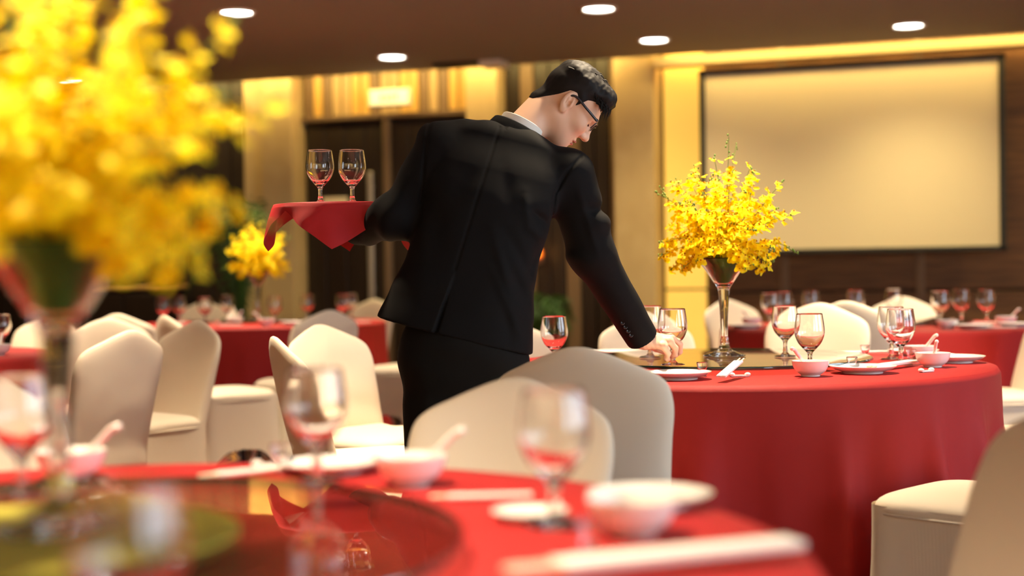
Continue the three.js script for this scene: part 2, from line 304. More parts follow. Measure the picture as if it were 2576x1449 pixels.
// ceiling vent in front of the wall
{
  const v = thing('ceiling_vent', 'dark slotted vent set in the ceiling, its pale end standing for a lit recess side', 'vent');
  mesh('grille_plate', merge([0, 1, 2, 3].map((i) => rbox(0.42, 0.030, 0.04, 0.004, -4.25, CEIL - 0.015, -11.10 - 0.5 - i * 0.055))), M.dark, v);
  mesh('painted_lit_side', rbox(0.20, 0.055, 0.24, 0.008, -3.93, CEIL - 0.028, -11.68), M.ivory, v);  // pale block stands for light on the side of the recess
}
// recessed ceiling downlights
{
  const proto = new THREE.Group(); proto.name = 'downlight';
  mesh('trim', lathe([[0.102, 0.004], [0.106, -0.010], [0.118, -0.014], [0.128, -0.008], [0.130, 0.001]], 40), M.whitePaint, proto);
  mesh('diffuser', lathe([[0, -0.006], [0.06, -0.006], [0.104, -0.003]], 40), M.diffuser, proto);
  const spots = [[-4.82, -8.80, 'round ceiling downlight above the left pillar, nearest the yellow orchids'], [-4.63, -11.10, 'round ceiling downlight close to the wall above the exit sign'], [-2.47, -9.63, 'round ceiling downlight at the top edge, above and right of the waiter'], [-2.40, -11.10, 'round ceiling downlight just in front of the stone pillar'], [-0.47, -11.20, 'round ceiling downlight above the projection screen'], [-7.9, -11.3, 'round ceiling downlight glimpsed through the big yellow orchids']];
  for (const [x, z] of [[-7.2, -8.6], [-9.3, -9.8], [1.8, -11.1], [-0.4, -8.9], [1.9, -8.6], [-6.9, -6.4], [-4.6, -6.4], [-2.3, -6.6], [-0.1, -6.4], [2.2, -6.2], [-4.8, -4.2], [-2.6, -4.3], [-0.9, -4.7], [1.8, -4.0], [-4.6, -1.9], [-3.3, -2.2], [-1.25, -1.5], [2.0, -1.8], [-2.4, 0.3], [0.0, 0.4], [2.2, 0.4]]) spots.push([x, z, 'round ceiling downlight over the room, outside the picture']);
  spots.forEach(([x, z, label], i) => {
    const o = i < 6 ? copyOf(Object.assign(proto, { userData: { category: 'ceiling light' } }), label) : copyOf(proto, label, 'ceiling downlights');
    o.position.set(x, CEIL, z);
    const near = z < -10.5, l = new THREE.SpotLight(near ? GOLD : WARM, near ? LEVEL.wallDownlight : LEVEL.downlight, 0, near ? 1.15 : 0.68, 0.7, 2); l.shadow.radius = 4; l.castShadow = true; l.position.set(x, CEIL - 0.03, z); l.target.position.set(x, 0, z); l.name = 'downlight_beam'; scene.add(l, l.target);
  });
}
// ---------------------------------------------------------------- banquet chairs in stretch covers
function backOutline() {
  // half outline from the bottom middle, up the right side to the pointed crown
  const half = [[0, 0.30], [0.10, 0.30], [0.195, 0.302], [0.203, 0.36], [0.205, 0.45], [0.208, 0.56], [0.215, 0.66], [0.221, 0.72], [0.2195, 0.755], [0.209, 0.792], [0.184, 0.816], [0.14, 0.837], [0.095, 0.857], [0.052, 0.8735], [0.024, 0.8815], [0.0, 0.8835]];
  const c = new THREE.CatmullRomCurve3(half.map(([x, y]) => V(x, y, 0)), false, 'centripetal').getPoints(56).map((p) => [p.x, p.y]);
  const left = c.slice(1, -1).reverse().map(([x, y]) => [-x, y]);
  return [...c, ...left];
}
function backWarp(folds) {
  return (x, y, z, side, r) => {
    const lean = 0.235 * max(0, y - 0.42) + 0.10 * max(0, y - 0.42) ** 2;
    const taper = 1 - 0.45 * smooth(0.55, 0.88, y);
    let zz = z * taper;
    const inner = 1 - pow(r, 6);
    zz += side * inner * 0.0025 * noise.noise(x * 9 + folds * 3.1, y * 8, side * 4);
    if (folds) zz += side * inner * 0.009 * sin(26 * (y + (folds === 2 ? 0.5 : -0.35) * x * (x > 0 ? 1 : -1)) + 3 * noise.noise(x * 5, y * 5, folds)) * (folds === 2 ? smooth(0.62, 0.5, y) + smooth(0.7, 0.84, y) : smooth(0.55, 0.8, y));
    return [x, y, -0.205 - lean + zz + 0.55 * x * x - 0.012];
  };
}
const sq = (a, n, w, dz) => { const c = cos(a), s = sin(a); return [Math.sign(c) * pow(abs(c), 2 / n) * w, Math.sign(s) * pow(abs(s), 2 / n) * dz]; };
function seatGeo(wrinkle) {
  const out = []; for (let i = 0; i < 72; i++) { const [x, z] = sq(i / 72 * 2 * PI, 5, 0.225, 0.225); out.push([x, z]); }
  return puff(out, 0, 0, 0.038, (x, y, z, side, r) => [x * (1 + 0.03 * (y > 0)), 0.437 + z * (side > 0 ? 1.0 : 0.9) + (side > 0 ? (wrinkle ? 0.006 * sin(46 * (y * 0.9 + 0.5 * x * x * 4) + 2 * noise.noise(x * 6, y * 6, 1)) * (1 - pow(r, 6)) * smooth(0.1, -0.18, y) : 0) : 0) + 0.008 * (1 - r * r), y], [1, 0.985, 0.955, 0.9, 0.82, 0.72, 0.6, 0.45, 0.3, 0.15, 0], 7);
}
function skirtGeo() {
  const nu = 144, nv = 18;
  return grid(nu, nv, (u, v) => {
    const a = u * 2 * PI, y1 = 0.446;
    const corner = pow(abs(sin(2 * a)), 1.0);                       // 1 towards the legs, 0 between them
    const open = pow(1 - corner, 0.75) * 0.155 * (1 - 0.12 * sin(a));
    const y0 = 0.012 + open, y = mix(y1, y0, v);
    const t = (y1 - y) / y1, pull = 0.022 * sin(t * PI) * (0.5 + 0.5 * (1 - corner)) + 0.02 * v * (1 - corner);
    const k = 0.225 + 0.022 * t + 0.008 * t * t - pull * 0.6;
    const [x, z] = sq(a, 7, k, k);
    return [x, y, z];
  }, { uvs: [1.8, 0.45], flip: false });
}
const G = { back: [0, 1, 2].map((f) => puff(backOutline(), 0, 0.60, 0.040, backWarp(f), [1, 0.99, 0.97, 0.935, 0.88, 0.78, 0.66, 0.54, 0.42, 0.3, 0.18, 0.08, 0], 9)), seat: [seatGeo(false), seatGeo(true)], skirt: skirtGeo() };
{
  const pts = []; for (let i = 0; i < 64; i++) { const [x, z] = sq(i / 64 * 2 * PI, 5, 0.2275, 0.2275); pts.push(V(x, 0.425, z)); }
  G.piping = new THREE.TubeGeometry(new THREE.CatmullRomCurve3(pts, true), 160, 0.0032, 5, true);
  const rim = []; const o = backOutline(); for (let i = 0; i < o.length; i += 2) { const [x, y] = o[i]; if (y < 0.42) continue; const p = backWarp(0)(x, y, 0, 1, 1); rim.push(V(...p)); }
  rim.sort((a, b) => atan2(a.x, a.y - 0.6) - atan2(b.x, b.y - 0.6));
  G.rim = new THREE.TubeGeometry(new THREE.CatmullRomCurve3(rim), 120, 0.0028, 5, false);
  G.foot = merge([new THREE.CylinderGeometry(0.017, 0.020, 0.03, 12).translate(0, 0.015, 0), new THREE.CylinderGeometry(0.013, 0.013, 0.12, 10).translate(0, 0.08, 0)]);
}
function makeChair(variant) {
  const o = new THREE.Group(); o.name = 'banquet_chair'; o.userData = { category: 'chair' };
  mesh('backrest', G.back[variant], M.cover, o);
  const seat = mesh('seat', G.seat[variant === 2 ? 1 : 0], M.cover, o);
  mesh('piping', G.piping, M.coverSeam, seat);
  mesh('skirt', G.skirt, M.cover, o);
  for (const [x, z] of [[-0.19, -0.19], [0.19, -0.19], [-0.19, 0.19], [0.19, 0.19]]) { const f = mesh('leg', G.foot, M.rubber, o); f.position.set(x, 0, z); }
  return o;
}
const chairKinds = [makeChair(0), makeChair(1), makeChair(2)];
for (const [X, d, fX, fd, kind, s, label, group] of [
  [0.225, 3.80, 0.2, 0.98, 0, 1.02, 'cream chair with its tan back to the camera, at the right table before the waiter'],
  [-0.07, 2.66, -0.22, -0.97, 0, 0.978, 'cream chair facing the camera behind the nearest table, overlapped by the large blurred wine glass'],
  [-0.52, 5.57, 0.76, -0.65, 2, 1, 'bright cream chair with wrinkled seat cloth, leaning back left of the waiter\'s legs'],
  [-0.47, 4.87, 0.93, 0.37, 0, 1, 'cream chair seen nearly edge-on, left of the chair with the wrinkled seat'],
  [-1.25, 8.45, -0.6, 0.8, 1, 1, 'cream chair with a creased back at the far left table, left of the jacket hem'],
  [-1.76, 5.68, -0.85, 0.53, 0, 1, 'cream chair turned away with a broad pale back, right of the big vase'],
  [-1.65, 6.26, -0.62, -0.78, 0, 1, 'cream chair with a bright rim turned to the left, before the far left red cloth'],
  [-1.56, 7.75, 0.8, 0.6, 0, 1, 'cream chair of which seat and arched skirt show right of the bright-rimmed chair'],
  [-1.98, 6.85, 0.15, -0.98, 0, 1, 'cream covered chair facing the room directly right of the big blurred vase'],
  [-2.72, 7.68, -0.42, -0.91, 0, 1, 'cream covered chair behind the lone bowl at the left edge'],
  [-2.12, 8.32, 0.25, 0.97, 1, 1, 'creased greyish beige chair back behind the two left chairs, right of the big vase'],
  [-0.72, 9.5, -0.85, 0.5, 1, 1, 'cream covered chair half hidden behind the waiter\'s legs at the far left table'],
  [-2.33, 11.22, 0.45, -0.89, 0, 1, 'pale chair at the far side of the far left table, before the dark wall'],
  [-1.27, 11.21, -0.47, -0.88, 0, 1, 'pale chair at the far side of the far left table, beside the waiter\'s jacket hem'],
  [1.23, 6.04, -0.38, -0.92, 0, 1.05, 'bluish white chair behind the right table, behind the two clear goblets'],
  [1.66, 7.0, 0.3, 0.95, 0, 1.05, 'lavender grey chair back peeping out behind the bluish white chair'],
  [0.64, 6.11, 0.15, -0.99, 0, 1, 'white chair half hidden by the waiter\'s reaching sleeve'],
  [0.10, 5.95, 0.45, -0.89, 0, 1, 'white chair peeping out right of the jacket behind a goblet'],
  [1.57, 9.12, 0.45, -0.89, 0, 1, 'beige chair behind the vase stem, in front of the amber panel'],
  [2.48, 9.18, -0.34, -0.94, 0, 1, 'beige chair at the far side of the far right table, under the screen'],
  [2.3, 6.95, -1, 0, 0, 1, 'cream chair seat just beyond the right end of the right table\'s cloth'],
  [1.86, 5.25, -1, 0.1, 0, 1, 'white chair seat showing between the red cloth and the yellowish near chair'],
  [1.25, 3.85, -0.7, 0.7, 0, 1, 'chair with white piped seat and tan skirt at the right table, bottom right'],
  [0.52, 2.2, -1, 0, 0, 1, 'yellowish near chair back cut off by the bottom right corner'],
  [-1.03, 2.70, 0.42, -0.91, 0, 1, 'white chair back at the left edge behind the big vase stem'],
]) {
  const o = copyOf(chairKinds[kind], label, group);
  o.scale.setScalar(s); place(o, X, 0, d, facing(fX, fd));
}
// ---------------------------------------------------------------- tables in floor-length cloths, with glass turntables
const TOP = 0.75, R = 0.9, TT = TOP + 0.03, RT = 0.497;
const TABLES = { near: [-0.555, 1.66], right: [0.74, 4.97], farLeft: [-1.81, 10.2], edge: [-2.95, 6.3], farRight: [2.09, 8.1] };
function clothGeo(ph, amp) {
  const N = 480, prof = []; const top = 14, side = 26;
  const fold = (a) => 0.55 * sin(17 * a + ph + 1.3 * sin(3 * a + ph)) + 0.35 * sin(29 * a - 2 * ph + 1.1 * sin(5 * a)) + 0.25 * sin(8 * a + 2.1 * ph);
  const crease = (a) => { const f = fold(a); return f > 0 ? pow(f, 1.6) : f * 0.55; };
  return grid(N, top + side, (u, v) => {
    const a = u * 2 * PI, k = v * (top + side);
    if (k <= top) { const r = (R - 0.006) * k / top; return [r * cos(a), TOP, r * sin(a)]; }
    const t = (k - top) / side, tt = t * t * (3 - 2 * t) * 0.5 + t * 0.5;
    const y = mix(TOP - 0.004, 0.004, pow(tt, 1.05)), drop = 1 - y / TOP;
    const sag = smooth(0.0, 0.55, drop);
    const r = R + (t < 0.02 ? 0 : 0.004) + 0.035 * drop + amp * sag * crease(a) + 0.004 * sag * sin(60 * a + 9 * y) * noise.noise(3 * a, y * 4, ph);
    return [r * cos(a), y, r * sin(a)];
  }, { uvs: [5.6, 2], flip: true });
}
const clothGeos = [clothGeo(0.4, 0.030), clothGeo(2.7, 0.052)];
const turnGlass = lathe([[0, -0.012], [RT - 0.004, -0.012], [RT - 0.001, -0.009]], 96), turnTop = lathe([[RT - 0.001, -0.003], [RT - 0.004, 0], [0, 0]], 96);
const turnEdge = lathe([[RT - 0.002, -0.0115], [RT, -0.009], [RT, -0.003], [RT - 0.002, -0.0005]], 96);
function table(key, geo, turn, label, ttLabel) {
  const [X, d] = TABLES[key];
  const c = tagged(mesh('tablecloth', clothGeos[geo], M.redCloth), label, 'tablecloth'); place(c, X, 0, d, turn);
  if (!ttLabel) return;
  const t = thing('turntable', ttLabel, 'turntable'); place(t, X, TT, d);
  mesh('glass_disc', merge([turnGlass, turnTop]), M.turntable, t, 'brown tinted glass disc');
  mesh('rim', turnEdge, M.turntableEdge, t, 'dark green polished edge');
  mesh('base', lathe([[0, -0.029], [0.166, -0.029], [0.170, -0.026], [0.170, -0.018], [0.166, -0.015], [0, -0.015]], 64), M.greenMat, t, 'olive green round base under the glass');
  t.rotation.order = 'YXZ'; t.rotation.x = key === 'near' ? 0.0098 : 0.005;
}
table('near', 0, 0.4, 'blurred red tablecloth of the nearest round table, cut off by the bottom edge', 'large brown glass turntable in the foreground mirroring the ceiling light');
table('right', 1, 2.55, 'long red draped tablecloth of the round table where the waiter sets down a glass', 'dark-edged glass turntable on the right table mirroring the golden wall');
table('farLeft', 0, 1.9, 'red tablecloth of the far left round table with the small vase', 'glass turntable under the small far vase');
table('edge', 1, 0.9, 'red tablecloth of the table at the left edge, mostly hidden by the big vase');
table('farRight', 0, 3.3, 'red tablecloth of the far right round table under the screen', 'glass turntable on the far right table behind the white chair');
{
  const m = tagged(mesh('round_mat', lathe([[0, 0], [0.226, 0], [0.231, 0.002], [0.231, 0.005], [0.228, 0.0065], [0, 0.0065]], 72), M.greenMat), 'olive green round mat under the big vase on the brown turntable', 'mat');
  place(m, TABLES.near[0], TT + 0.0008, TABLES.near[1]); m.rotation.order = 'YXZ'; m.rotation.x = 0.0098;
}
// ---------------------------------------------------------------- tableware kinds
const wall = (outer, inner) => [...outer, ...inner];
const gobletFoot = lathe(smoothCurve([[0.0001, 0.0008], [0.033, 0.0005], [0.036, 0.0018], [0.030, 0.0050], [0.014, 0.0085], [0.0078, 0.0145], [0.0001, 0.0150]], 40), 48);
const gobletBowl = (() => {
  const outer = smoothCurve([[0.0001, 0.0152], [0.0078, 0.0152], [0.0070, 0.026], [0.0068, 0.040], [0.0085, 0.052], [0.018, 0.063], [0.034, 0.082], [0.0432, 0.106], [0.0440, 0.122], [0.0412, 0.146], [0.0378, 0.168]], 60);
  const inner = smoothCurve([[0.0364, 0.1685], [0.0397, 0.146], [0.0423, 0.122], [0.0414, 0.106], [0.0322, 0.085], [0.017, 0.070], [0.0001, 0.0665]], 34);
  return lathe([...outer, ...inner], 56);
})();
const shotGeo = (() => {
  const outer = smoothCurve([[0.0001, 0], [0.013, 0], [0.0135, 0.003], [0.006, 0.007], [0.0055, 0.010], [0.011, 0.016], [0.0155, 0.030], [0.0178, 0.045]], 36);
  const inner = smoothCurve([[0.0166, 0.0452], [0.0143, 0.030], [0.009, 0.018], [0.0001, 0.0155]], 20);
  return lathe([...outer, ...inner], 36);
})();
const bowlGeo = lathe([...smoothCurve([[0.0001, 0.003], [0.026, 0.003], [0.027, 0], [0.0285, 0], [0.0295, 0.004], [0.032, 0.006], [0.045, 0.016], [0.054, 0.032], [0.0575, 0.046]], 44), ...smoothCurve([[0.0578, 0.0475], [0.0563, 0.0475], [0.052, 0.032], [0.043, 0.0185], [0.028, 0.0095], [0.0001, 0.007]], 30)], 64);
const plateGeo = lathe([...smoothCurve([[0.0001, 0.003], [0.058, 0.003], [0.060, 0], [0.062, 0], [0.064, 0.004], [0.085, 0.011], [0.104, 0.0215]], 36), ...smoothCurve([[0.1045, 0.0235], [0.103, 0.0235], [0.084, 0.0145], [0.066, 0.0085], [0.0001, 0.008]], 26)], 72);
const spoonGeo = (() => {
  const b = puff(Array.from({ length: 28 }, (_, i) => { const a = i / 28 * 2 * PI; return [0.019 * cos(a) * (1 - 0.1 * sin(a)), 0.026 * sin(a)]; }), 0, 0, 0.004, (x, y, z) => [x, z + 6 * (x * x + y * y), y], [1, 0.93, 0.75, 0.5, 0.25, 0], 3);
  const h = tube([[0, 0.004, -0.020], [0, 0.012, -0.045], [0, 0.024, -0.075], [0, 0.034, -0.100], [0, 0.033, -0.108]], 0.0058, 20, 8);
  return merge([b, h, new THREE.SphereGeometry(0.0066, 10, 8).translate(0, 0.033, -0.108)]);
})();
const K = {};
{
  const goblet = new THREE.Group(); goblet.name = 'wine_glass'; goblet.userData = { category: 'glass' }; mesh('bowl', gobletBowl, M.glass, goblet); mesh('foot', gobletFoot, M.glass, goblet); K.goblet = goblet;
  const shot = new THREE.Mesh(shotGeo, M.glass); shot.name = 'shot_glass'; shot.userData = { category: 'glass' }; K.shot = shade(shot);
  const plate = new THREE.Mesh(plateGeo, M.china); plate.name = 'plate'; plate.userData = { category: 'plate' }; K.plate = shade(plate);
  const bowl = new THREE.Mesh(bowlGeo, M.china); bowl.name = 'soup_bowl'; bowl.userData = { category: 'bowl' }; K.bowl = shade(bowl);
  const spoon = new THREE.Mesh(spoonGeo, M.china); spoon.name = 'soup_spoon'; spoon.userData = { category: 'spoon' }; K.spoon = shade(spoon);
  const sticks = new THREE.Group(); sticks.name = 'chopsticks'; sticks.userData = { category: 'chopsticks' };
  mesh('paper_sleeve', rbox(0.030, 0.007, 0.20, 0.002, 0, 0.0115, 0.01), M.paper, sticks);
  for (const s of [-1, 1]) mesh('stick', new THREE.CylinderGeometry(0.0032, 0.0024, 0.24, 8).rotateX(PI / 2).translate(s * 0.006, 0.0115, -0.01), M.ivory, sticks);
  K.sticks = sticks;
  const rest = new THREE.Mesh(merge([rbox(0.055, 0.006, 0.018, 0.002, 0, 0.003, 0), new THREE.SphereGeometry(0.010, 14, 10).scale(1, 0.7, 1).translate(-0.024, 0.0065, 0), new THREE.SphereGeometry(0.010, 14, 10).scale(1, 0.7, 1).translate(0.024, 0.0065, 0)]), M.china); rest.name = 'chopstick_rest'; rest.userData = { category: 'chopstick rest' }; K.rest = shade(rest);
  const napkin = new THREE.Mesh(weld(new THREE.ConeGeometry(0.065, 0.13, 24, 10, false).translate(0, 0.065, 0)), M.paper); const p = napkin.geometry.attributes.position;
  for (let i = 0; i < p.count; i++) { const a = atan2(p.getZ(i), p.getX(i)), y = p.getY(i), k = 1 + 0.16 * sin(7 * a) * (1 - y / 0.13) + 0.1 * sin(3 * a + y * 40); p.setX(i, p.getX(i) * k); p.setZ(i, p.getZ(i) * k * 0.7); } napkin.geometry.computeVertexNormals(); napkin.name = 'napkin'; napkin.userData = { category: 'napkin' }; K.napkin = shade(napkin);
}
const put = (kind, X, h, d, turn, label, group, s = 1) => { const o = copyOf(K[kind], label, group); if (s !== 1) o.scale.setScalar(s); return place(o, X, h, d, turn); };
function bowlSet(X, h, d, label, spoonTurn, spoonLabel, group) {
  put('bowl', X, h, d, 0, label, group);
  if (spoonLabel) { const s = put('spoon', X, h + 0.0135, d, spoonTurn, spoonLabel, group && 'spoons in bowls on the far tables'); s.rotation.order = 'YXZ'; s.rotation.x = 0.34; s.position.y += 0.008; }
}
// nearest table
const C0 = TOP + 0.0008, T0 = TT + 0.0008;
put('goblet', -0.285, T0, 2.06, 0.3, 'blurred wine glass on the back of the brown turntable, mirrored in it');
put('goblet', 0.052, C0, 1.87, 0.9, 'large blurred wine glass on the red cloth in front of the facing chair', null, 1.06);
put('goblet', -0.304, C0, 1.12, 1.5, 'very blurred wine glass at the bottom left in front of the green mat', null, 1.02);
put('goblet', -0.69, T0, 2.0, 2.1, 'blurred wine glass cut off by the left edge of the picture');
put('shot', 0.088, C0, 1.665, 0, 'blurred shot glass in front of the large wine glass on the nearest table');
put('shot', -0.40, C0, 2.44, 0, 'blurred shot glass left of the plate at the back of the nearest table');
put('plate', -0.31, C0, 2.41, 0, 'blurred white plate behind the brown turntable', null, 0.82);
put('plate', 0.19, C0, 2.02, 0, 'blurred white plate behind the bowl at the right of the nearest table', null, 0.86);
bowlSet(-0.164, C0, 2.25, 'blurred white bowl at the back of the nearest table, right of the plate', -2.0, 'white spoon standing in the back middle bowl of the nearest table');
bowlSet(0.148, C0, 1.80, 'large blurred white bowl on the red cloth, right of the large wine glass', 0, null);
bowlSet(-0.738, C0, 2.38, 'blurred white bowl at the left behind the vase stem', -1.9, 'white spoon leaning up out of the bowl at the left');
put('sticks', -0.043, C0, 2.09, 1.62, 'white paper-sleeved chopsticks lying behind the edge of the brown turntable', null, 0.62);
put('sticks', 0.17, C0, 1.585, 1.95, 'very blurred white chopstick sleeve along the bottom edge of the picture', null, 1.5);
put('sticks', -0.435, C0, 2.385, 2.2, 'blurred white chopstick sleeve left of the plate at the back of the nearest table', null, 0.75);
put('rest', -0.425, C0, 2.49, 0.3, 'blurred china chopstick rest behind the chopstick sleeve of the nearest table');
put('plate', 0.02, C0, 1.93, 0, 'small blurred white plate behind the large wine glass', null, 0.5);
// right table
put('goblet', 0.143, C0, 4.92, 0, 'goblet standing alone left of the waiter\'s arm, before a white chair', null, 1.07);
put('goblet', 0.508, T0, 4.545, 0, 'goblet held at its stem by the waiter\'s right hand', null, 1.07);
put('goblet', 0.475, T0, 4.95, 0.5, 'goblet half hidden behind the waiter\'s sleeve and hand', null, 1.07);
put('goblet', 0.933, T0, 4.90, 1, 'narrow-looking goblet on the turntable right of the vase', null, 1.04);
put('goblet', 0.963, C0, 4.64, 1.4, 'clear goblet behind the front bowl of the right table', null, 1.10);
put('goblet', 1.315, C0, 4.85, 1.9, 'front goblet of the overlapping pair at the right of the right table', null, 1.13);
put('goblet', 1.355, C0, 5.12, 2.3, 'rear goblet of the overlapping pair at the right of the right table', null, 1.13);
put('shot', 0.587, C0, 4.44, 0, 'shot glass at the front edge of the turntable near the waiter\'s hand');
put('shot', 1.09, C0, 4.60, 0, 'shot glass between the front bowl and the plate of the right table');
put('shot', 1.30, C0, 5.28, 0, 'shot glass left of the overlapping goblet pair');
put('shot', 1.385, C0, 4.98, 0, 'shot glass between the goblet pair and the bowls');
put('plate', 0.50, C0, 4.36, 0, 'white plate beside the near chair, below the waiter\'s hand');
put('plate', 1.10, C0, 4.50, 0, 'white plate in the middle of the front edge of the right table');
put('plate', 1.52, C0, 4.93, 0, 'white plate at the right edge of the right table');
put('plate', 1.50, C0, 5.36, 0, 'white plate farther back at the right of the right table', null, 0.9);
put('plate', 0.40, C0, 5.55, 0, 'white plate far behind the waiter\'s cuff on the right table');
bowlSet(0.915, C0, 4.40, 'white bowl at the front edge of the right table', 2.3, 'white spoon in the front bowl of the right table');
bowlSet(1.385, C0, 4.72, 'white bowl right of the goblet pair, the nearer of two', 3.0, 'white spoon in the nearer of the two right bowls');
bowlSet(1.46, C0, 5.14, 'white bowl right of the goblet pair, the farther of two', -2.7, 'white spoon in the farther of the two right bowls');
{ const o = put('sticks', 0.655, C0 + 0.012, 4.30, -0.42, 'white chopstick sleeve pointing at the camera on the front of the right table'); o.rotation.order = 'YXZ'; o.rotation.x = 0.16; o.position.y += 0.012; }
put('rest', 0.70, C0, 4.42, -0.1, 'china chopstick rest under the chopstick sleeve in front of the turntable');
put('sticks', 1.245, C0, 4.68, 2.45, 'white chopstick sleeve lying between the plate and the goblet pair', null, 1.35);
put('rest', 1.30, C0, 4.50, 0.6, 'china chopstick rest at the tip of the chopsticks right of the middle plate');
put('sticks', 1.31, C0, 5.42, 1.6, 'white chopstick sleeve behind the goblet pair');
put('sticks', 1.60, C0, 4.92 + 0.23, 0.2, 'white chopstick sleeve at the far right edge of the right table', null, 0.9);
// far left table
{
  const gl = 'wine glasses on the far left table', at = (px, d) => (px - 1288) / 3600 * d;
  [[410, 10.0, 'leftmost'], [450, 10.3, 'second'], [515, 9.9, 'third'], [572, 10.6, 'fourth'], [690, 9.75, 'fifth'], [772, 10.4, 'sixth'], [862, 10.2, 'seventh'], [882, 10.6, 'eighth']].forEach(([px, d, n]) => put('goblet', at(px, d), C0, d, 0, n + ' wine glass from the left on the far left table', gl, 1.14));
  bowlSet(at(668, 9.5), C0, 9.5, 'white bowl in front of the small vase on the far left table', 2.2, 'white spoon in the bowl in front of the small vase');
  bowlSet(at(590, 9.9), C0, 9.9, 'white bowl behind the chopsticks on the far left table', -2.4, 'white spoon in the bowl left of the small vase');
  put('plate', at(740, 9.6), C0, 9.6, 0, 'white plate right of the small vase on the far left table');
  put('plate', at(430, 9.75), C0, 9.75, 0, 'white plate under the leftmost glasses of the far left table');
  put('sticks', at(570, 9.5), C0, 9.5, 1.2, 'white chopstick sleeve on the front of the far left table');
  put('napkin', at(585, 10.1), C0, 10.1, 0.4, 'white folded napkin left of the small vase');
  put('shot', at(545, 9.45), C0, 9.45, 0, 'shot glass on the front of the far left table');
  put('sticks', at(890, 9.7), C0, 9.7, 1.5, 'white chopstick sleeve right of the creased chair on the far left table');
}
// table at the left edge
bowlSet(-2.27, C0, 6.30, 'lone white bowl on the table at the left edge', 0.1, 'white spoon in the lone bowl at the left edge');
put('goblet', -2.41, C0, 6.75, 0, 'wine glass cut off by the left edge on the table with the lone bowl');
put('sticks', -2.36, C0, 6.05, 1.5, 'white chopstick sleeve in front of the lone bowl at the left edge');
put('plate', -2.50, C0, 6.35, 0, 'white plate cut off by the left edge behind the lone bowl');
// far right table
{
  const gl = 'wine glasses on the far right table', at = (px, d) => (px - 1288) / 3600 * d;
  [[1937, 8.0, 'leftmost'], [1972, 8.2, 'second'], [2040, 8.5, 'third'], [2152, 8.4, 'fourth'], [2248, 8.7, 'fifth'], [2365, 7.9, 'sixth'], [2418, 8.3, 'seventh'], [2481, 8.1, 'rightmost']].forEach(([px, d, n]) => put('goblet', at(px, d), C0, d, 0, n + ' wine glass from the left on the far right table under the screen', gl, 1.16));
  bowlSet(at(2382, 7.55), C0, 7.55, 'white bowl on the front of the far right table', 0, null);
  bowlSet(at(2530, 7.95), C0, 7.95, 'white bowl near the right edge on the far right table', -2.6, 'white spoon in the bowl near the right edge');
  bowlSet(at(1890, 8.3), C0, 8.3, 'white bowl on the far right table behind the vase', 2.4, 'white spoon in the bowl behind the vase');
  put('plate', at(2450, 7.5), C0, 7.5, 0, 'white plate right of the bowl on the front of the far right table');
  put('plate', at(2552, 7.65), C0, 7.65, 0, 'white plate cut off by the right edge on the far right table');
  put('plate', at(1875, 7.95), C0, 7.95, 0, 'white plate on the left end of the far right table');
  put('sticks', at(2500, 7.4), C0, 7.4, 1.2, 'white chopstick sleeve right of the plate on the far right table');
  put('shot', at(2395, 7.85), C0, 7.85, 0, 'shot glass beside the sixth wine glass on the far right table');
  put('sticks', at(2470, 8.0), C0, 8.0, 1.5, 'white chopstick sleeve under the rightmost glasses of the far right table');
}
// ---------------------------------------------------------------- cocktail-glass vases with dancing-lady orchids
const vaseFoot = lathe(smoothCurve([[0.0001, 0.0008], [0.069, 0.0005], [0.0735, 0.003], [0.066, 0.008], [0.040, 0.016], [0.023, 0.026], [0.0160, 0.0385], [0.0001, 0.0390]], 48), 64);
const vaseBody = (() => {
  const outer = smoothCurve([[0.0001, 0.0395], [0.0155, 0.0395], [0.0125, 0.070], [0.0135, 0.120], [0.0165, 0.180], [0.0195, 0.222], [0.0225, 0.238], [0.030, 0.250], [0.047, 0.276], [0.072, 0.312], [0.100, 0.342]], 80);
  const inner = smoothCurve([[0.0985, 0.3425], [0.0695, 0.313], [0.0445, 0.278], [0.026, 0.252], [0.012, 0.2455], [0.0001, 0.2445]], 40);
  return lathe([...outer, ...inner], 64);
})();
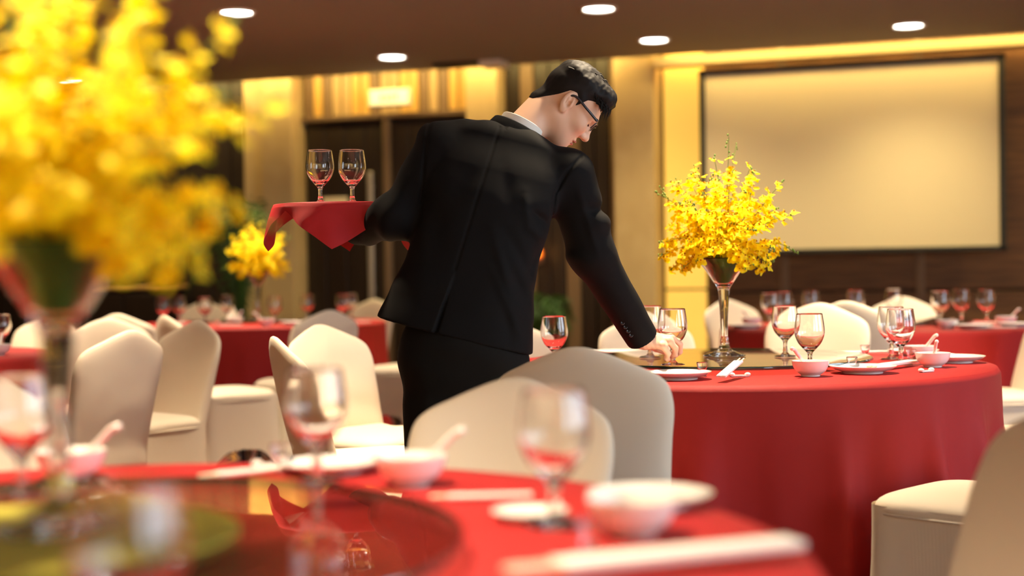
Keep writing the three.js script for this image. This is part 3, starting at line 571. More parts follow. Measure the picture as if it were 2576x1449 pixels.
// one orchid flower: a broad two-lobed lip below, three small petals above, a brown heart
function flowerGeo(k) {
  const pos = [], col = [], idx = [];
  const fan = (pts, c0, c1) => { const s = pos.length / 3; pts.forEach((p, i) => { pos.push(...p); col.push(...(i === 0 ? c0 : c1)); }); for (let i = 1; i < pts.length - 1; i++) idx.push(s, s + i, s + i + 1); };
  const Y = [1, 1, 1], B = [0.96, 0.72, 1];
  const lip = [[0, 0.001, 0.002]]; for (let i = 0; i <= 12; i++) { const a = PI * (1 + i / 12), lobe = 1 + 0.20 * cos(4 * (a - 1.5 * PI) + PI) + 0.06 * sin(5 * a + k); lip.push([0.0155 * cos(a) * lobe * 1.1, 0.017 * sin(a) * lobe, 0.003 - 0.006 * pow(abs(cos(a)), 2) + 0.003 * sin(3 * a + k)]); }
  fan(lip, B, Y);
  for (const [ang, len] of [[0.5 * PI, 0.011], [0.16 * PI, 0.010], [0.84 * PI, 0.010]]) { const c = cos(ang), s = sin(ang), n = [-s, c]; fan([[0, 0.001, 0.003], [c * len * 0.55 + n[0] * 0.004, s * len * 0.55 + n[1] * 0.004, 0.004], [c * len, s * len, 0.0005], [c * len * 0.55 - n[0] * 0.004, s * len * 0.55 - n[1] * 0.004, 0.004]], B, Y); }
  const bead = new THREE.SphereGeometry(0.0026, 6, 5).translate(0, 0.0025, 0.0045), s = pos.length / 3; for (let i = 0; i < bead.attributes.position.count; i++) { pos.push(bead.attributes.position.getX(i), bead.attributes.position.getY(i), bead.attributes.position.getZ(i)); col.push(0.5, 0.16, 0.3); } for (const i of bead.index.array) idx.push(s + i);
  const g = new THREE.BufferGeometry(); g.setAttribute('position', new THREE.Float32BufferAttribute(pos, 3)); g.setAttribute('color', new THREE.Float32BufferAttribute(col, 3)); g.setAttribute('uv', new THREE.Float32BufferAttribute(new Float32Array(pos.length / 3 * 2), 2)); g.setIndex(idx); g.computeVertexNormals(); return g;
}
const flowerGeos = [0, 1.7, 3.9].map(flowerGeo);
const lerpLeaf = (y) => { const T = [[-0.090, 0.018], [-0.064, 0.042], [-0.029, 0.067], [-0.006, 0.090]]; for (let i = 1; i < 4; i++) if (y <= T[i][0] || i === 3) return mix(T[i - 1][1], T[i][1], (y - T[i - 1][0]) / (T[i][0] - T[i - 1][0])); };
function makeBouquet(label) {
  const o = thing('orchid_bouquet', label, 'flowers');
  const nStem = 64, loose = []; let made = 0;
  const up = V(0, 1, 0);
  for (let i = 0; i < nStem; i++) {
    const az = i * 2.39996 + rr(-0.2, 0.2), q = (i + 0.5) / nStem, inc = mix(0.06, 1.62, pow(q, 0.72)) + rr(-0.08, 0.08);
    const ext = i % 5 === 0 ? 1.22 : 1, len = ext * (inc < 0.7 ? mix(0.36, 0.33, inc / 0.7) : inc < 1.15 ? mix(0.33, 0.275, (inc - 0.7) / 0.45) : mix(0.275, 0.145, min(1, (inc - 1.15) / 0.5))) * rr(0.80, 1.05);
    const dir = V(sin(inc) * cos(az), cos(inc), sin(inc) * sin(az));
    const pts = [V(0.015 * cos(az), -0.055, 0.015 * sin(az)), V(0.05 * sin(inc) * cos(az), 0.0, 0.05 * sin(inc) * sin(az))];
    for (let k = 1; k <= 4; k++) { const t = k / 4; pts.push(V(dir.x * len * t, max(0.003, dir.y * len * t + 0.02 * sin(PI * t) * (inc > 0.8 ? 1.3 : 0)) - (inc > 1.1 ? 0.05 * t * t : 0) + 0.004, dir.z * len * t).add(V(rr(-1, 1), rr(-0.5, 1), rr(-1, 1)).multiplyScalar(0.010 * t))); }
    const curve = new THREE.CatmullRomCurve3(pts), stemParts = [new THREE.TubeGeometry(curve, 18, 0.0011, 5, false)];
    const buds = ext > 1 ? 6 : 2;
    for (let b = 0; b < buds; b++) { const t = 1 - b * 0.028, p = curve.getPointAt(t); const off = V(rr(-1, 1), rr(-0.3, 1), rr(-1, 1)).multiplyScalar(0.007); stemParts.push(new THREE.SphereGeometry(rr(0.0022, 0.0036), 6, 5).scale(1, 1.4, 1).translate(p.x + off.x, p.y + off.y, p.z + off.z)); }
    const stem = mesh('flower_stem', merge(stemParts), M.stem, o);
    const nf = 21;
    for (let f = 0; f < nf; f++) {
      const t = mix(0.36, ext > 1 ? 0.82 : 0.985, pow((f + rnd()) / nf, 0.8)), p = curve.getPointAt(t), out = V(p.x, p.y - 0.07, p.z).normalize();
      const side = V(rr(-1, 1), rr(-0.7, 0.7), rr(-1, 1)).normalize().multiplyScalar(rr(0.008, 0.024));
      const fm = new THREE.Mesh(flowerGeos[f % 3], M.petals[(i + f) % 3]); fm.name = 'blossom'; fm.castShadow = fm.receiveShadow = true;
      fm.position.copy(p).add(side); const look = out.clone().add(V(rr(-1, 1), rr(-0.3, 1.3), rr(-1, 1)).multiplyScalar(0.65)).normalize();
      fm.up.copy(up); fm.lookAt(fm.position.clone().add(look)); fm.rotateZ(rr(-0.6, 0.6)); fm.scale.setScalar(rr(0.80, 1.2));
      if (f % 4 !== 1 || made >= 300) { fm.updateMatrix(); loose.push(flowerGeos[f % 3].clone().applyMatrix4(fm.matrix)); } else { stem.add(fm); made++; }
    }
  }
  const rest = mesh('blossoms', merge(loose), M.petals[0], o); rest.userData.kind = 'stuff';
  // broad dark leaves rolled inside the bowl of the vase
  for (let k = 0; k < 6; k++) {
    const a0 = k / 6 * 2 * PI;
    mesh('leaf', grid(10, 10, (u, v) => { const y = mix(-0.088, -0.006, v), r = lerpLeaf(y) * (k % 2 ? 0.955 : 0.90) , a = a0 + (u - 0.5) * 1.7 + 0.5 * v; return [r * cos(a), y + 0.006 * sin(PI * u) * v, r * sin(a)]; }), M.leafTwo, o);
  }
  return o;
}
M.leafTwo = M.leaf.clone(); M.leafTwo.side = THREE.DoubleSide;
const RIM = 0.342;
{
  const v = thing('vase', 'martini-glass-shaped vase standing on the turntable of the right table', 'vase'); place(v, 0.735, T0, 4.97);
  mesh('bowl', vaseBody, M.glass, v); mesh('foot', vaseFoot, M.glass, v);
  const b = makeBouquet('sharp yellow orchid bouquet in the vase on the right table'); place(b, 0.735, T0 + RIM, 4.97, 0.4);
  const v2 = copyOf(v, 'big blurred martini-glass-shaped vase at the left edge'); place(v2, -0.535, T0 + 0.007, 1.68);
  const b2 = copyOf(b, 'huge blurred yellow orchid bouquet filling the upper left corner'); place(b2, -0.535, T0 + 0.007 + RIM, 1.68, 0.9);
  const v3 = copyOf(v, 'small martini-glass-shaped vase on the far left table'); place(v3, -1.81, T0, 10.2);
  const b3 = copyOf(b, 'small yellow orchid bouquet on the far left table, before the pale pillar'); place(b3, -1.81, T0 + RIM, 10.2, 3.7);
}
// ---------------------------------------------------------------- surfaces meshed from distance fields
function surfaceNets(sdf, lo, hi, cell) {
  const n = [0, 1, 2].map((k) => Math.ceil((hi[k] - lo[k]) / cell) + 1), [nx, ny, nz] = n, f = new Float32Array(nx * ny * nz), B = 5;
  for (let bz = 0; bz < nz; bz += B) for (let by = 0; by < ny; by += B) for (let bx = 0; bx < nx; bx += B) {
    const c = sdf(lo[0] + (bx + B / 2 - 0.5) * cell, lo[1] + (by + B / 2 - 0.5) * cell, lo[2] + (bz + B / 2 - 0.5) * cell), far = abs(c) > B * cell * 2.2;
    for (let z = bz; z < min(bz + B, nz); z++) for (let y = by; y < min(by + B, ny); y++) for (let x = bx; x < min(bx + B, nx); x++) f[(z * ny + y) * nx + x] = far ? c : sdf(lo[0] + x * cell, lo[1] + y * cell, lo[2] + z * cell);
  }
  const at = new Int32Array(nx * ny * nz).fill(-1), pos = [], idx = [];
  for (let z = 0; z < nz - 1; z++) for (let y = 0; y < ny - 1; y++) for (let x = 0; x < nx - 1; x++) {
    let m = 0, cx = 0, cy = 0, cz = 0, e = 0; const v = [];
    for (let k = 0; k < 8; k++) { const q = f[((z + (k >> 2)) * ny + y + ((k >> 1) & 1)) * nx + x + (k & 1)]; v.push(q); if (q < 0) m |= 1 << k; }
    if (m === 0 || m === 255) continue;
    for (let a = 0; a < 8; a++) for (const b of [1, 2, 4]) { if (a & b) continue; const c = a | b; if ((v[a] < 0) === (v[c] < 0)) continue; const t = v[a] / (v[a] - v[c]); cx += (a & 1) + (b === 1 ? t : 0); cy += ((a >> 1) & 1) + (b === 2 ? t : 0); cz += (a >> 2) + (b === 4 ? t : 0); e++; }
    at[(z * ny + y) * nx + x] = pos.length / 3; pos.push(lo[0] + (x + cx / e) * cell, lo[1] + (y + cy / e) * cell, lo[2] + (z + cz / e) * cell);
  }
  const quad = (a, b, c, d, flip) => { if (a < 0 || b < 0 || c < 0 || d < 0) return; if (flip) idx.push(a, c, b, a, d, c); else idx.push(a, b, c, a, c, d); };
  const I = (x, y, z) => at[(z * ny + y) * nx + x];
  for (let z = 1; z < nz - 1; z++) for (let y = 1; y < ny - 1; y++) for (let x = 1; x < nx - 1; x++) {
    const s = f[(z * ny + y) * nx + x] < 0;
    if (s !== f[(z * ny + y) * nx + x + 1] < 0) quad(I(x, y - 1, z - 1), I(x, y, z - 1), I(x, y, z), I(x, y - 1, z), !s);
    if (s !== f[(z * ny + y + 1) * nx + x] < 0) quad(I(x - 1, y, z - 1), I(x - 1, y, z), I(x, y, z), I(x, y, z - 1), !s);
    if (s !== f[((z + 1) * ny + y) * nx + x] < 0) quad(I(x - 1, y - 1, z), I(x, y - 1, z), I(x, y, z), I(x - 1, y, z), !s);
  }
  const g = new THREE.BufferGeometry(), P = new Float32Array(pos), N = new Float32Array(pos.length), U = new Float32Array(pos.length / 3 * 2), h = cell * 0.6;
  for (let i = 0; i < P.length; i += 3) {
    const [x, y, z] = [P[i], P[i + 1], P[i + 2]]; let a = sdf(x + h, y, z) - sdf(x - h, y, z), b = sdf(x, y + h, z) - sdf(x, y - h, z), c = sdf(x, y, z + h) - sdf(x, y, z - h); const l = hypot(a, b, c) || 1; N[i] = a / l; N[i + 1] = b / l; N[i + 2] = c / l; U[i / 3 * 2] = x + z * 0.5; U[i / 3 * 2 + 1] = y + z * 0.5;
  }
  g.setAttribute('position', new THREE.BufferAttribute(P, 3)); g.setAttribute('normal', new THREE.BufferAttribute(N, 3)); g.setAttribute('uv', new THREE.BufferAttribute(U, 2)); g.setIndex(idx);
  return g;
}
const smin = (a, b, k) => { const h = max(k - abs(a - b), 0) / k; return min(a, b) - h * h * k * 0.25; };
const smax = (a, b, k) => -smin(-a, -b, k);
function cone(px, py, pz, a, b, ra, rb) { const bx = b[0] - a[0], by = b[1] - a[1], bz = b[2] - a[2], t = clamp(((px - a[0]) * bx + (py - a[1]) * by + (pz - a[2]) * bz) / (bx * bx + by * by + bz * bz), 0, 1); return hypot(px - a[0] - bx * t, py - a[1] - by * t, pz - a[2] - bz * t) - mix(ra, rb, t); }
function ell(x, y, z, a, b, c) { const k0 = hypot(x / a, y / b, z / c), k1 = hypot(x / a / a, y / b / b, z / c / c); return k1 < 1e-9 ? -min(a, b, c) : k0 * (k0 - 1) / k1; }
function lerpTable(t, x) { if (x <= t[0][0]) return t[0][1]; for (let i = 1; i < t.length; i++) if (x <= t[i][0]) { const k = (x - t[i - 1][0]) / (t[i][0] - t[i - 1][0]), s = k * k * (3 - 2 * k); return mix(t[i - 1][1], t[i][1], 0.5 * k + 0.5 * s); } return t[t.length - 1][1]; }
const segDist = (x, y, a, b) => { const bx = b[0] - a[0], by = b[1] - a[1], t = clamp(((x - a[0]) * bx + (y - a[1]) * by) / (bx * bx + by * by), 0, 1); return [hypot(x - a[0] - bx * t, y - a[1] - by * t), t]; };
const lineDist = (x, y, pts) => { let m = 9; for (let i = 0; i < pts.length - 1; i++) m = min(m, segDist(x, y, pts[i], pts[i + 1])[0]); return m; };

// ---------------------------------------------------------------- the waiter, seen from behind, leaning to the right over the table
// own axes: x to the right, y up, z towards the camera; his feet stand at the origin
const person = thing('person', 'waiter in a black suit seen from behind, leaning right to set down a glass', 'person');
place(person, -0.10, 0, 4.2);
const AX = [0.2554, 0.9668], O2 = [-0.071, 0.899];
const toTorso = (x, y) => [(x - O2[0]) * AX[1] - (y - O2[1]) * AX[0], (x - O2[0]) * AX[0] + (y - O2[1]) * AX[1]];
const wT = [[-0.02, 0.238], [0.0, 0.236], [0.09, 0.217], [0.19, 0.195], [0.28, 0.189], [0.37, 0.196], [0.45, 0.205], [0.53, 0.208], [0.60, 0.196], [0.68, 0.17]];
const dT = [[-0.02, 0.152], [0.0, 0.150], [0.09, 0.140], [0.19, 0.126], [0.30, 0.130], [0.40, 0.136], [0.50, 0.126], [0.60, 0.096], [0.68, 0.07]];
const zT = [[0, -0.015], [0.2, -0.025], [0.4, -0.055], [0.6, -0.11], [0.7, -0.14]];
const J = { sL: [-0.110, 1.452, -0.075], eL: [-0.240, 1.254, -0.045], wL: [-0.372, 1.218, -0.22], sR: [0.276, 1.376, -0.10], eR: [0.345, 1.135, -0.15], wR: [0.507, 0.868, -0.285] };
const seamR = [[0.236, 0.606], [0.205, 0.545], [0.186, 0.477], [0.192, 0.42], [0.206, 0.363]], seamL = [[-0.228, 0.598], [-0.214, 0.503], [-0.200, 0.42], [-0.192, 0.36]];
const ventTop = [-0.040, 0.19], ventBottom = [-0.053, -0.02], backSeam = [[-0.042, 0.19], [-0.034, 0.33], [-0.026, 0.48], [-0.02, 0.63]];
// soft folds on the back of the jacket: [from, to, height, width]
const folds = [
  [[0.030, 0.335], [0.155, 0.118], 0.0055, 0.016], [[0.075, 0.335], [0.195, 0.20], -0.0050, 0.016], [[0.10, 0.46], [0.135, 0.36], 0.0050, 0.013], [[0.135, 0.36], [0.19, 0.335], 0.0050, 0.012], [[0.125, 0.41], [0.185, 0.385], -0.0075, 0.014],
  [[0.06, 0.22], [0.185, 0.05], 0.0045, 0.014], [[0.10, 0.25], [0.20, 0.12], -0.0045, 0.016], [[0.17, 0.24], [0.19, 0.31], -0.007, 0.018], [[-0.15, 0.38], [-0.09, 0.22], -0.004, 0.030], [[-0.17, 0.30], [-0.12, 0.10], 0.0035, 0.028], [[-0.05, 0.50], [-0.11, 0.34], -0.004, 0.030], [[0.02, 0.52], [0.08, 0.38], -0.0035, 0.022], [[0.12, 0.13], [0.17, 0.0], -0.003, 0.018],
];
function armAt(x, y, z, s, e, w, rs, re, rw) { const a = cone(x, y, z, s, e, rs, re), b = cone(x, y, z, e, w, re, rw); return smin(a, b, 0.035); }
function jacketField(x, y, z) {
  const [b, a] = toTorso(x, y), zc = lerpTable(zT, a), w = lerpTable(wT, a), t = lerpTable(dT, a), dz = z - zc;
  let d = (pow(pow(abs(b) / w, 2.5) + pow(abs(dz) / t, 2.5), 0.4) - 1) * min(w, t) * 0.9;
  const top = 0.655 - 0.060 * smooth(0.05, 0.235, abs(b)) - (b < 0 ? 0.008 : 0.0);
  d = smax(d, (a - top) * 0.95, 0.035);
  d = smin(d, cone(x, y, z, [-0.040, 1.507, -0.10], [-0.134, 1.497, -0.095], 0.036, 0.038), 0.03);
  d = smin(d, cone(x, y, z, [0.190, 1.435, -0.11], [0.281, 1.390, -0.105], 0.036, 0.038), 0.03);
  const near = d < 0.06;
  if (near && dz > 0) {
    let h = 0; for (const [p, q, amp, wd] of folds) { const [r, u] = segDist(b, a, p, q); if (r < wd * 3) h += amp * exp(-r * r / (wd * wd)) * (0.25 + 0.75 * sin(PI * clamp(u, 0.05, 0.95))); }
    h += 0.0022 * noise.noise(b * 11, a * 9, 2.2);
    const bs = lineDist(b, a, backSeam); h -= 0.0028 * exp(-bs * bs / 0.000018);
    if (a < 0.20) { const vx = mix(ventBottom[0], ventTop[0], clamp((a + 0.02) / 0.21, 0, 1)), off = b - vx, k = smooth(0.20, 0.12, a); h += k * (0.0055 * smooth(-0.002, 0.002, -off) * exp(-abs(off) / 0.05) - 0.004 * smooth(0, 0.004, off) * exp(-off / 0.04)); h -= 0.016 * smooth(0.19, 0.02, a) * exp(-off * off / (0.0000025 + 0.00002 * smooth(0.15, 0, a))); }
    d -= h * smooth(0, 0.06, dz);
  }
  let L = armAt(x, y, z, J.sL, J.eL, J.wL, 0.074, 0.061, 0.057), Rr = armAt(x, y, z, J.sR, J.eR, J.wR, 0.078, 0.066, 0.051);
  if (L < 0.05) { const s = segDist(x, y, [J.sL[0], J.sL[1]], [J.eL[0], J.eL[1]])[1]; L -= 0.005 * sin(46 * s * 0.24 + 9 * (x + y) + 3 * z) * smooth(0.35, 0.9, s) + 0.0035 * noise.noise(x * 16, y * 16, z * 16) + 0.004 * sin(70 * (x - 0.5 * y) + 20 * z) * smooth(-0.20, -0.27, x); }
  if (Rr < 0.05) {
    const v = [J.eR[0] - J.sR[0], J.eR[1] - J.sR[1]], l = hypot(...v), s = ((x - J.sR[0]) * v[0] + (y - J.sR[1]) * v[1]) / l, off = ((x - J.sR[0]) * v[1] - (y - J.sR[1]) * v[0]) / -l;
    const outer = smooth(-0.01, 0.05, off);
    Rr -= outer * (-0.010 * exp(-pow((s - 0.128 - 0.2 * (off - 0.06)) / 0.014, 2)) + 0.011 * exp(-pow((s - 0.170) / 0.026, 2)) + 0.003 * exp(-pow((s - 0.09) / 0.022, 2))) + 0.0025 * noise.noise(x * 13, y * 8, z * 13);
    Rr -= 0.004 * exp(-pow((off - 0.01) / 0.012, 2)) * smooth(0.02, 0.1, s) * smooth(0.30, 0.2, s) + 0.0045 * exp(-pow((s - 0.27 - 0.4 * off) / 0.018, 2)) * smooth(0.03, -0.05, off);
  }
  const cut = (p, e, w) => { const v = [w[0] - e[0], w[1] - e[1], w[2] - e[2]], l = hypot(...v); return ((p[0] - w[0]) * v[0] + (p[1] - w[1]) * v[1] + (p[2] - w[2]) * v[2]) / l; };
  const p = [x, y, z];
  L = smax(L, cut(p, J.eL, J.wL), 0.006); Rr = smax(Rr, cut(p, J.eR, J.wR), 0.006);
  let o = smin(smin(d, L, 0.028), Rr, 0.028);
  if (abs(o) < 0.03) { const r = min(lineDist(b, a, seamR), lineDist(b, a, seamL)); o += 0.0045 * exp(-r * r / 0.00003) * smooth(-0.06, 0.0, dz); }
  return smax(o, -a + 0.010 * smooth(0.1, 0.24, abs(b)) * 0, 0.006);
}
mesh('jacket', surfaceNets(jacketField, [-0.47, 0.78, -0.40], [0.60, 1.60, 0.17], 0.0055), M.suit, person, 'black suit jacket with a centre vent');
// trousers and shoes
function trouserField(x, y, z) {
  const hip = ell(x + 0.045, y - 0.86, z, 0.185, 0.16, 0.130);
  const legL = smin(cone(x, y, z, [-0.132, 0.80, 0.0], [-0.140, 0.46, 0.01], 0.096, 0.080), cone(x, y, z, [-0.140, 0.46, 0.01], [-0.135, 0.05, 0.02], 0.080, 0.070), 0.05);
  const legR = smin(cone(x, y, z, [0.045, 0.80, -0.02], [0.060, 0.46, -0.03], 0.096, 0.080), cone(x, y, z, [0.060, 0.46, -0.03], [0.070, 0.05, -0.03], 0.080, 0.070), 0.05);
  let d = smin(smin(hip, legL, 0.05), smin(hip, legR, 0.05), 0.012);
  const cr = (x + 0.150) * (x + 0.150) + (z - 0.09) * (z - 0.09); d -= 0.004 * exp(-cr / 0.0003) + 0.003 * noise.noise(x * 9, y * 5, z * 9) + 0.004 * sin(30 * y + 22 * x) * smooth(0.9, 0.82, y) * smooth(0.68, 0.76, y);
  return smax(smax(d, 0.045 - y, 0.004), y - 0.99, 0.01);
}
mesh('trousers', surfaceNets(trouserField, [-0.27, 0.02, -0.18], [0.20, 1.02, 0.18], 0.008), M.trousers, person);
for (const [x, z] of [[-0.135, 0.02], [0.07, -0.03]]) mesh('shoe', surfaceNets((px, py, pz) => { const q = smin(ell(px - x, py - 0.045, pz - z + 0.0, 0.043, 0.05, 0.065), ell(px - x, py - 0.032, pz - z + 0.13, 0.046, 0.034, 0.095), 0.04); return smax(smin(q, ell(px - x, py - 0.035, pz - z + 0.06, 0.040, 0.035, 0.10), 0.03), 0.001 - py, 0.004); }, [x - 0.07, -0.01, z - 0.26], [x + 0.07, 0.13, z + 0.10], 0.006), M.shoe, person);
// collars: rings whose axis leans with the neck
function ring(profile, centre, axis) { const g = lathe(profile, 72); const q = new THREE.Quaternion().setFromUnitVectors(V(0, 1, 0), V(...axis).normalize()); return g.applyQuaternion(q).translate(...centre); }
mesh('shirt_collar', ring([[0.060, -0.03], [0.0615, 0.002], [0.0635, 0.005], [0.066, 0.003], [0.071, -0.035]], [0.139, 1.533, -0.135], [0.47, 0.88, -0.10]), M.shirt, person, 'white shirt collar');
mesh('jacket_collar', ring([[0.068, -0.045], [0.0705, -0.004], [0.0735, 0.001], [0.077, -0.002], [0.084, -0.020], [0.090, -0.045], [0.092, -0.07]], [0.124, 1.522, -0.128], [0.46, 0.885, -0.08]), M.suit, person);
// buttons on the cuffs, found on the sleeve's surface
function onSurface(x, y) { let z = 0.16; for (let i = 0; i < 90; i++) { const d = jacketField(x, y, z); if (d < 0.0006) break; z -= max(d * 0.7, 0.0008); } return z; }
const buttonGeo = lathe([[0, 0.0005], [0.003, 0.0005], [0.0035, 0.002], [0.0055, 0.0028], [0.0066, 0.0015], [0.0066, -0.001], [0, -0.001]], 20).rotateX(PI / 2);
const buttonMat = phys({ color: lin(0.03, 0.026, 0.025), roughness: 0.3, clearcoat: 0.5 });
for (const [bx, by] of [[0.4385, 0.9225], [0.4475, 0.9095], [0.4565, 0.8965], [0.4655, 0.8835]]) { const m = mesh('button', buttonGeo, buttonMat, person); m.position.set(bx, by, onSurface(bx, by)); m.rotation.set(-0.3, 0.1, 0); }

// ---- head: own axes F (to the face), U (to the crown), S (to the camera side); origin between the ears
const HE = [0.272, 1.593, -0.192], FW = [0.643, -0.766], UP = [0.766, 0.643], TURN = 0.06;
function toHead(x, y, z) { const dx = x - HE[0], dy = y - HE[1], dz = z - HE[2]; const F = dx * FW[0] + dy * FW[1], U = dx * UP[0] + dy * UP[1]; return [F * cos(TURN) - dz * sin(TURN), U, F * sin(TURN) + dz * cos(TURN)]; }
function fromHead(F, U, S) { const f = F * cos(TURN) + S * sin(TURN), s = -F * sin(TURN) + S * cos(TURN); return V(HE[0] + f * FW[0] + U * UP[0], HE[1] + f * FW[1] + U * UP[1], HE[2] + s); }
const cranium = (F, U, S) => ell(F + 0.004, U - 0.042, S, 0.097, 0.086, 0.076);
function headField(x, y, z) {
  const [F, U, S0] = toHead(x, y, z), S = abs(S0);
  let d = cranium(F, U, S);
  if (d > 0.2) return min(d * 0.8, cone(x, y, z, [0.205, 1.585, -0.185], [0.09, 1.455, -0.125], 0.056, 0.062));
  d = smin(d, ell(F - 0.042, U + 0.022, S, 0.058, 0.085, 0.064), 0.035);
  d = smin(d, cone(F, U, S, [0.002, -0.048, 0.052], [0.066, -0.084, 0.022], 0.021, 0.020), 0.04);
  d = smin(d, ell(F - 0.078, U + 0.088, S, 0.017, 0.017, 0.024), 0.022);
  d = smin(d, ell(F - 0.068, U + 0.010, S - 0.040, 0.026, 0.022, 0.024), 0.022);               // cheek
  d = smin(d, cone(F, U, S, [0.092, 0.036, 0.008], [0.078, 0.036, 0.046], 0.010, 0.010), 0.018);  // brow
  d = smax(d, -ell(F - 0.104, U - 0.014, S - 0.031, 0.018, 0.013, 0.019), 0.012);              // eye socket
  d = smin(d, ell(F - 0.079, U - 0.013, S - 0.031, 0.0135, 0.0125, 0.015), 0.005);              // lids
  d = smin(d, cone(F, U, S, [0.094, 0.022, 0], [0.112, -0.016, 0], 0.0085, 0.0115), 0.016);       // nose
  d = smin(d, ell(F - 0.1145, U + 0.020, S, 0.0125, 0.0105, 0.0115), 0.010);
  d = smin(d, ell(F - 0.104, U + 0.023, S - 0.0125, 0.0105, 0.0085, 0.0080), 0.007);
  d = smax(d, -ell(F - 0.108, U + 0.031, S - 0.008, 0.006, 0.005, 0.004), 0.004);               // nostril
  d = smin(d, ell(F - 0.0935, U + 0.050, S, 0.012, 0.0075, 0.024), 0.007);                     // lips
  d = smin(d, ell(F - 0.0915, U + 0.0635, S, 0.0115, 0.0075, 0.020), 0.007);
  d = smax(d, -ell(F - 0.105, U + 0.0565, S, 0.010, 0.0016, 0.021), 0.004);
  // ears
  const eF = F + 0.004, eU = U - 0.004, c = cos(0.25), s = sin(0.25), ef = eF * c + eU * s, eu = -eF * s + eU * c, es = S - 0.079 - 0.16 * max(0, -ef) ;
  let ear = ell(ef, eu, es, 0.0185, 0.0325, 0.0075);
  ear = smax(ear, -ell(ef - 0.003, eu - 0.004, es - 0.008, 0.0115, 0.022, 0.0085), 0.005);
  ear = smin(ear, ell(ef + 0.001, eu - 0.002, es - 0.002, 0.0035, 0.017, 0.004), 0.006);
  ear = smin(ear, ell(ef - 0.013, eu + 0.005, es + 0.001, 0.005, 0.008, 0.006), 0.005);
  ear = smax(ear, -ell(ef - 0.006, eu + 0.004, es - 0.002, 0.005, 0.008, 0.007), 0.004);
  ear = smin(ear, ell(ef - 0.002, eu + 0.029, es + 0.002, 0.009, 0.009, 0.006), 0.008);
  d = smin(d, ear, 0.007);
  d = smin(d, cone(x, y, z, [0.205, 1.585, -0.185], [0.09, 1.455, -0.125], 0.0545, 0.062), 0.03);
  d = smin(d, cone(F, U, S, [-0.012, -0.045, 0.052], [-0.025, -0.13, 0.030], 0.006, 0.008), 0.03);      // neck tendon
  return d;
}
const chain = (x, y, z, pts, r0, r1) => { let d = 9; for (let i = 0; i < pts.length - 1; i++) d = smin(d, cone(x, y, z, pts[i], pts[i + 1], mix(r0, r1, i / (pts.length - 1)), mix(r0, r1, (i + 1) / (pts.length - 1))), 0.003); return d; };
const fingersR = [
  [[0.570, 0.846, -0.268], [0.585, 0.822, -0.276], [0.582, 0.805, -0.290], [0.588, 0.803, -0.304]],
  [[0.590, 0.860, -0.284], [0.611, 0.838, -0.293], [0.610, 0.816, -0.306], [0.602, 0.807, -0.320]],
  [[0.600, 0.868, -0.302], [0.627, 0.848, -0.314], [0.628, 0.824, -0.326], [0.617, 0.813, -0.338]],
  [[0.598, 0.869, -0.322], [0.628, 0.853, -0.343], [0.632, 0.833, -0.351], [0.618, 0.822, -0.350]],
];
function handRField(x, y, z) {
  let d = cone(x, y, z, [0.440, 0.978, -0.232], [0.505, 0.870, -0.284], 0.034, 0.0275);
  d = smin(d, cone(x, y, z, [0.505, 0.870, -0.284], [0.535, 0.862, -0.296], 0.0275, 0.024), 0.02);
  const w = [0.520, 0.864, -0.292]; let palm = 9;
  fingersR.forEach((f, i) => { palm = smin(palm, cone(x, y, z, [w[0] + (i - 1.5) * 0.002, w[1] + (i - 1.5) * 0.004, w[2] - (i - 1.5) * 0.010], f[0], 0.017, 0.0115), 0.014); });
  d = smin(d, palm, 0.02);
  const thumb = [[0.530, 0.852, -0.318], [0.556, 0.836, -0.338], [0.582, 0.826, -0.352], [0.600, 0.819, -0.353]];
  d = smin(d, chain(x, y, z, thumb, 0.0145, 0.0092), 0.016);
  let f = 9; fingersR.forEach((p, i) => { f = smin(f, min(chain(x, y, z, p, 0.0105, 0.0078), hypot(x - p[1][0], y - p[1][1], z - p[1][2]) - 0.0102), 0.0022); });
  d = smin(d, f, 0.009);
  fingersR.forEach((p) => { d = smin(d, hypot(x - p[0][0], y - p[0][1] - 0.002, z - p[0][2]) - 0.0115, 0.006); });
  return d + 0.0006 * sin(x * 420 + y * 260) * 0.5;
}
const fingersL = [[-0.4, 0.05], [-0.15, 0.075], [0.1, 0.08], [0.35, 0.075]].map(([a, l]) => { const c = [-0.418 - 0.03 * cos(a), 1.276, -0.262 - 0.03 * sin(a)], e = [-0.418 - l * 1.15 * cos(a), 1.2835, -0.262 - l * 1.15 * sin(a)]; return [c, [mix(c[0], e[0], 0.4), 1.272, mix(c[2], e[2], 0.4)], [mix(c[0], e[0], 0.75), 1.276, mix(c[2], e[2], 0.75)], e]; });
function handLField(x, y, z) {
  let d = cone(x, y, z, [-0.33, 1.228, -0.165], [-0.385, 1.240, -0.235], 0.034, 0.026);
  fingersL.forEach((f) => { d = smin(d, cone(x, y, z, [-0.388, 1.248, -0.242], f[0], 0.018, 0.012), 0.014); });
  d = smin(d, chain(x, y, z, [[-0.395, 1.255, -0.222], [-0.410, 1.268, -0.200], [-0.425, 1.278, -0.185], [-0.438, 1.2825, -0.176]], 0.013, 0.0085), 0.012);
  let f = 9; fingersL.forEach((p) => { f = smin(f, chain(x, y, z, p, 0.0098, 0.0075), 0.002); });
  return smin(d, f, 0.008);
}
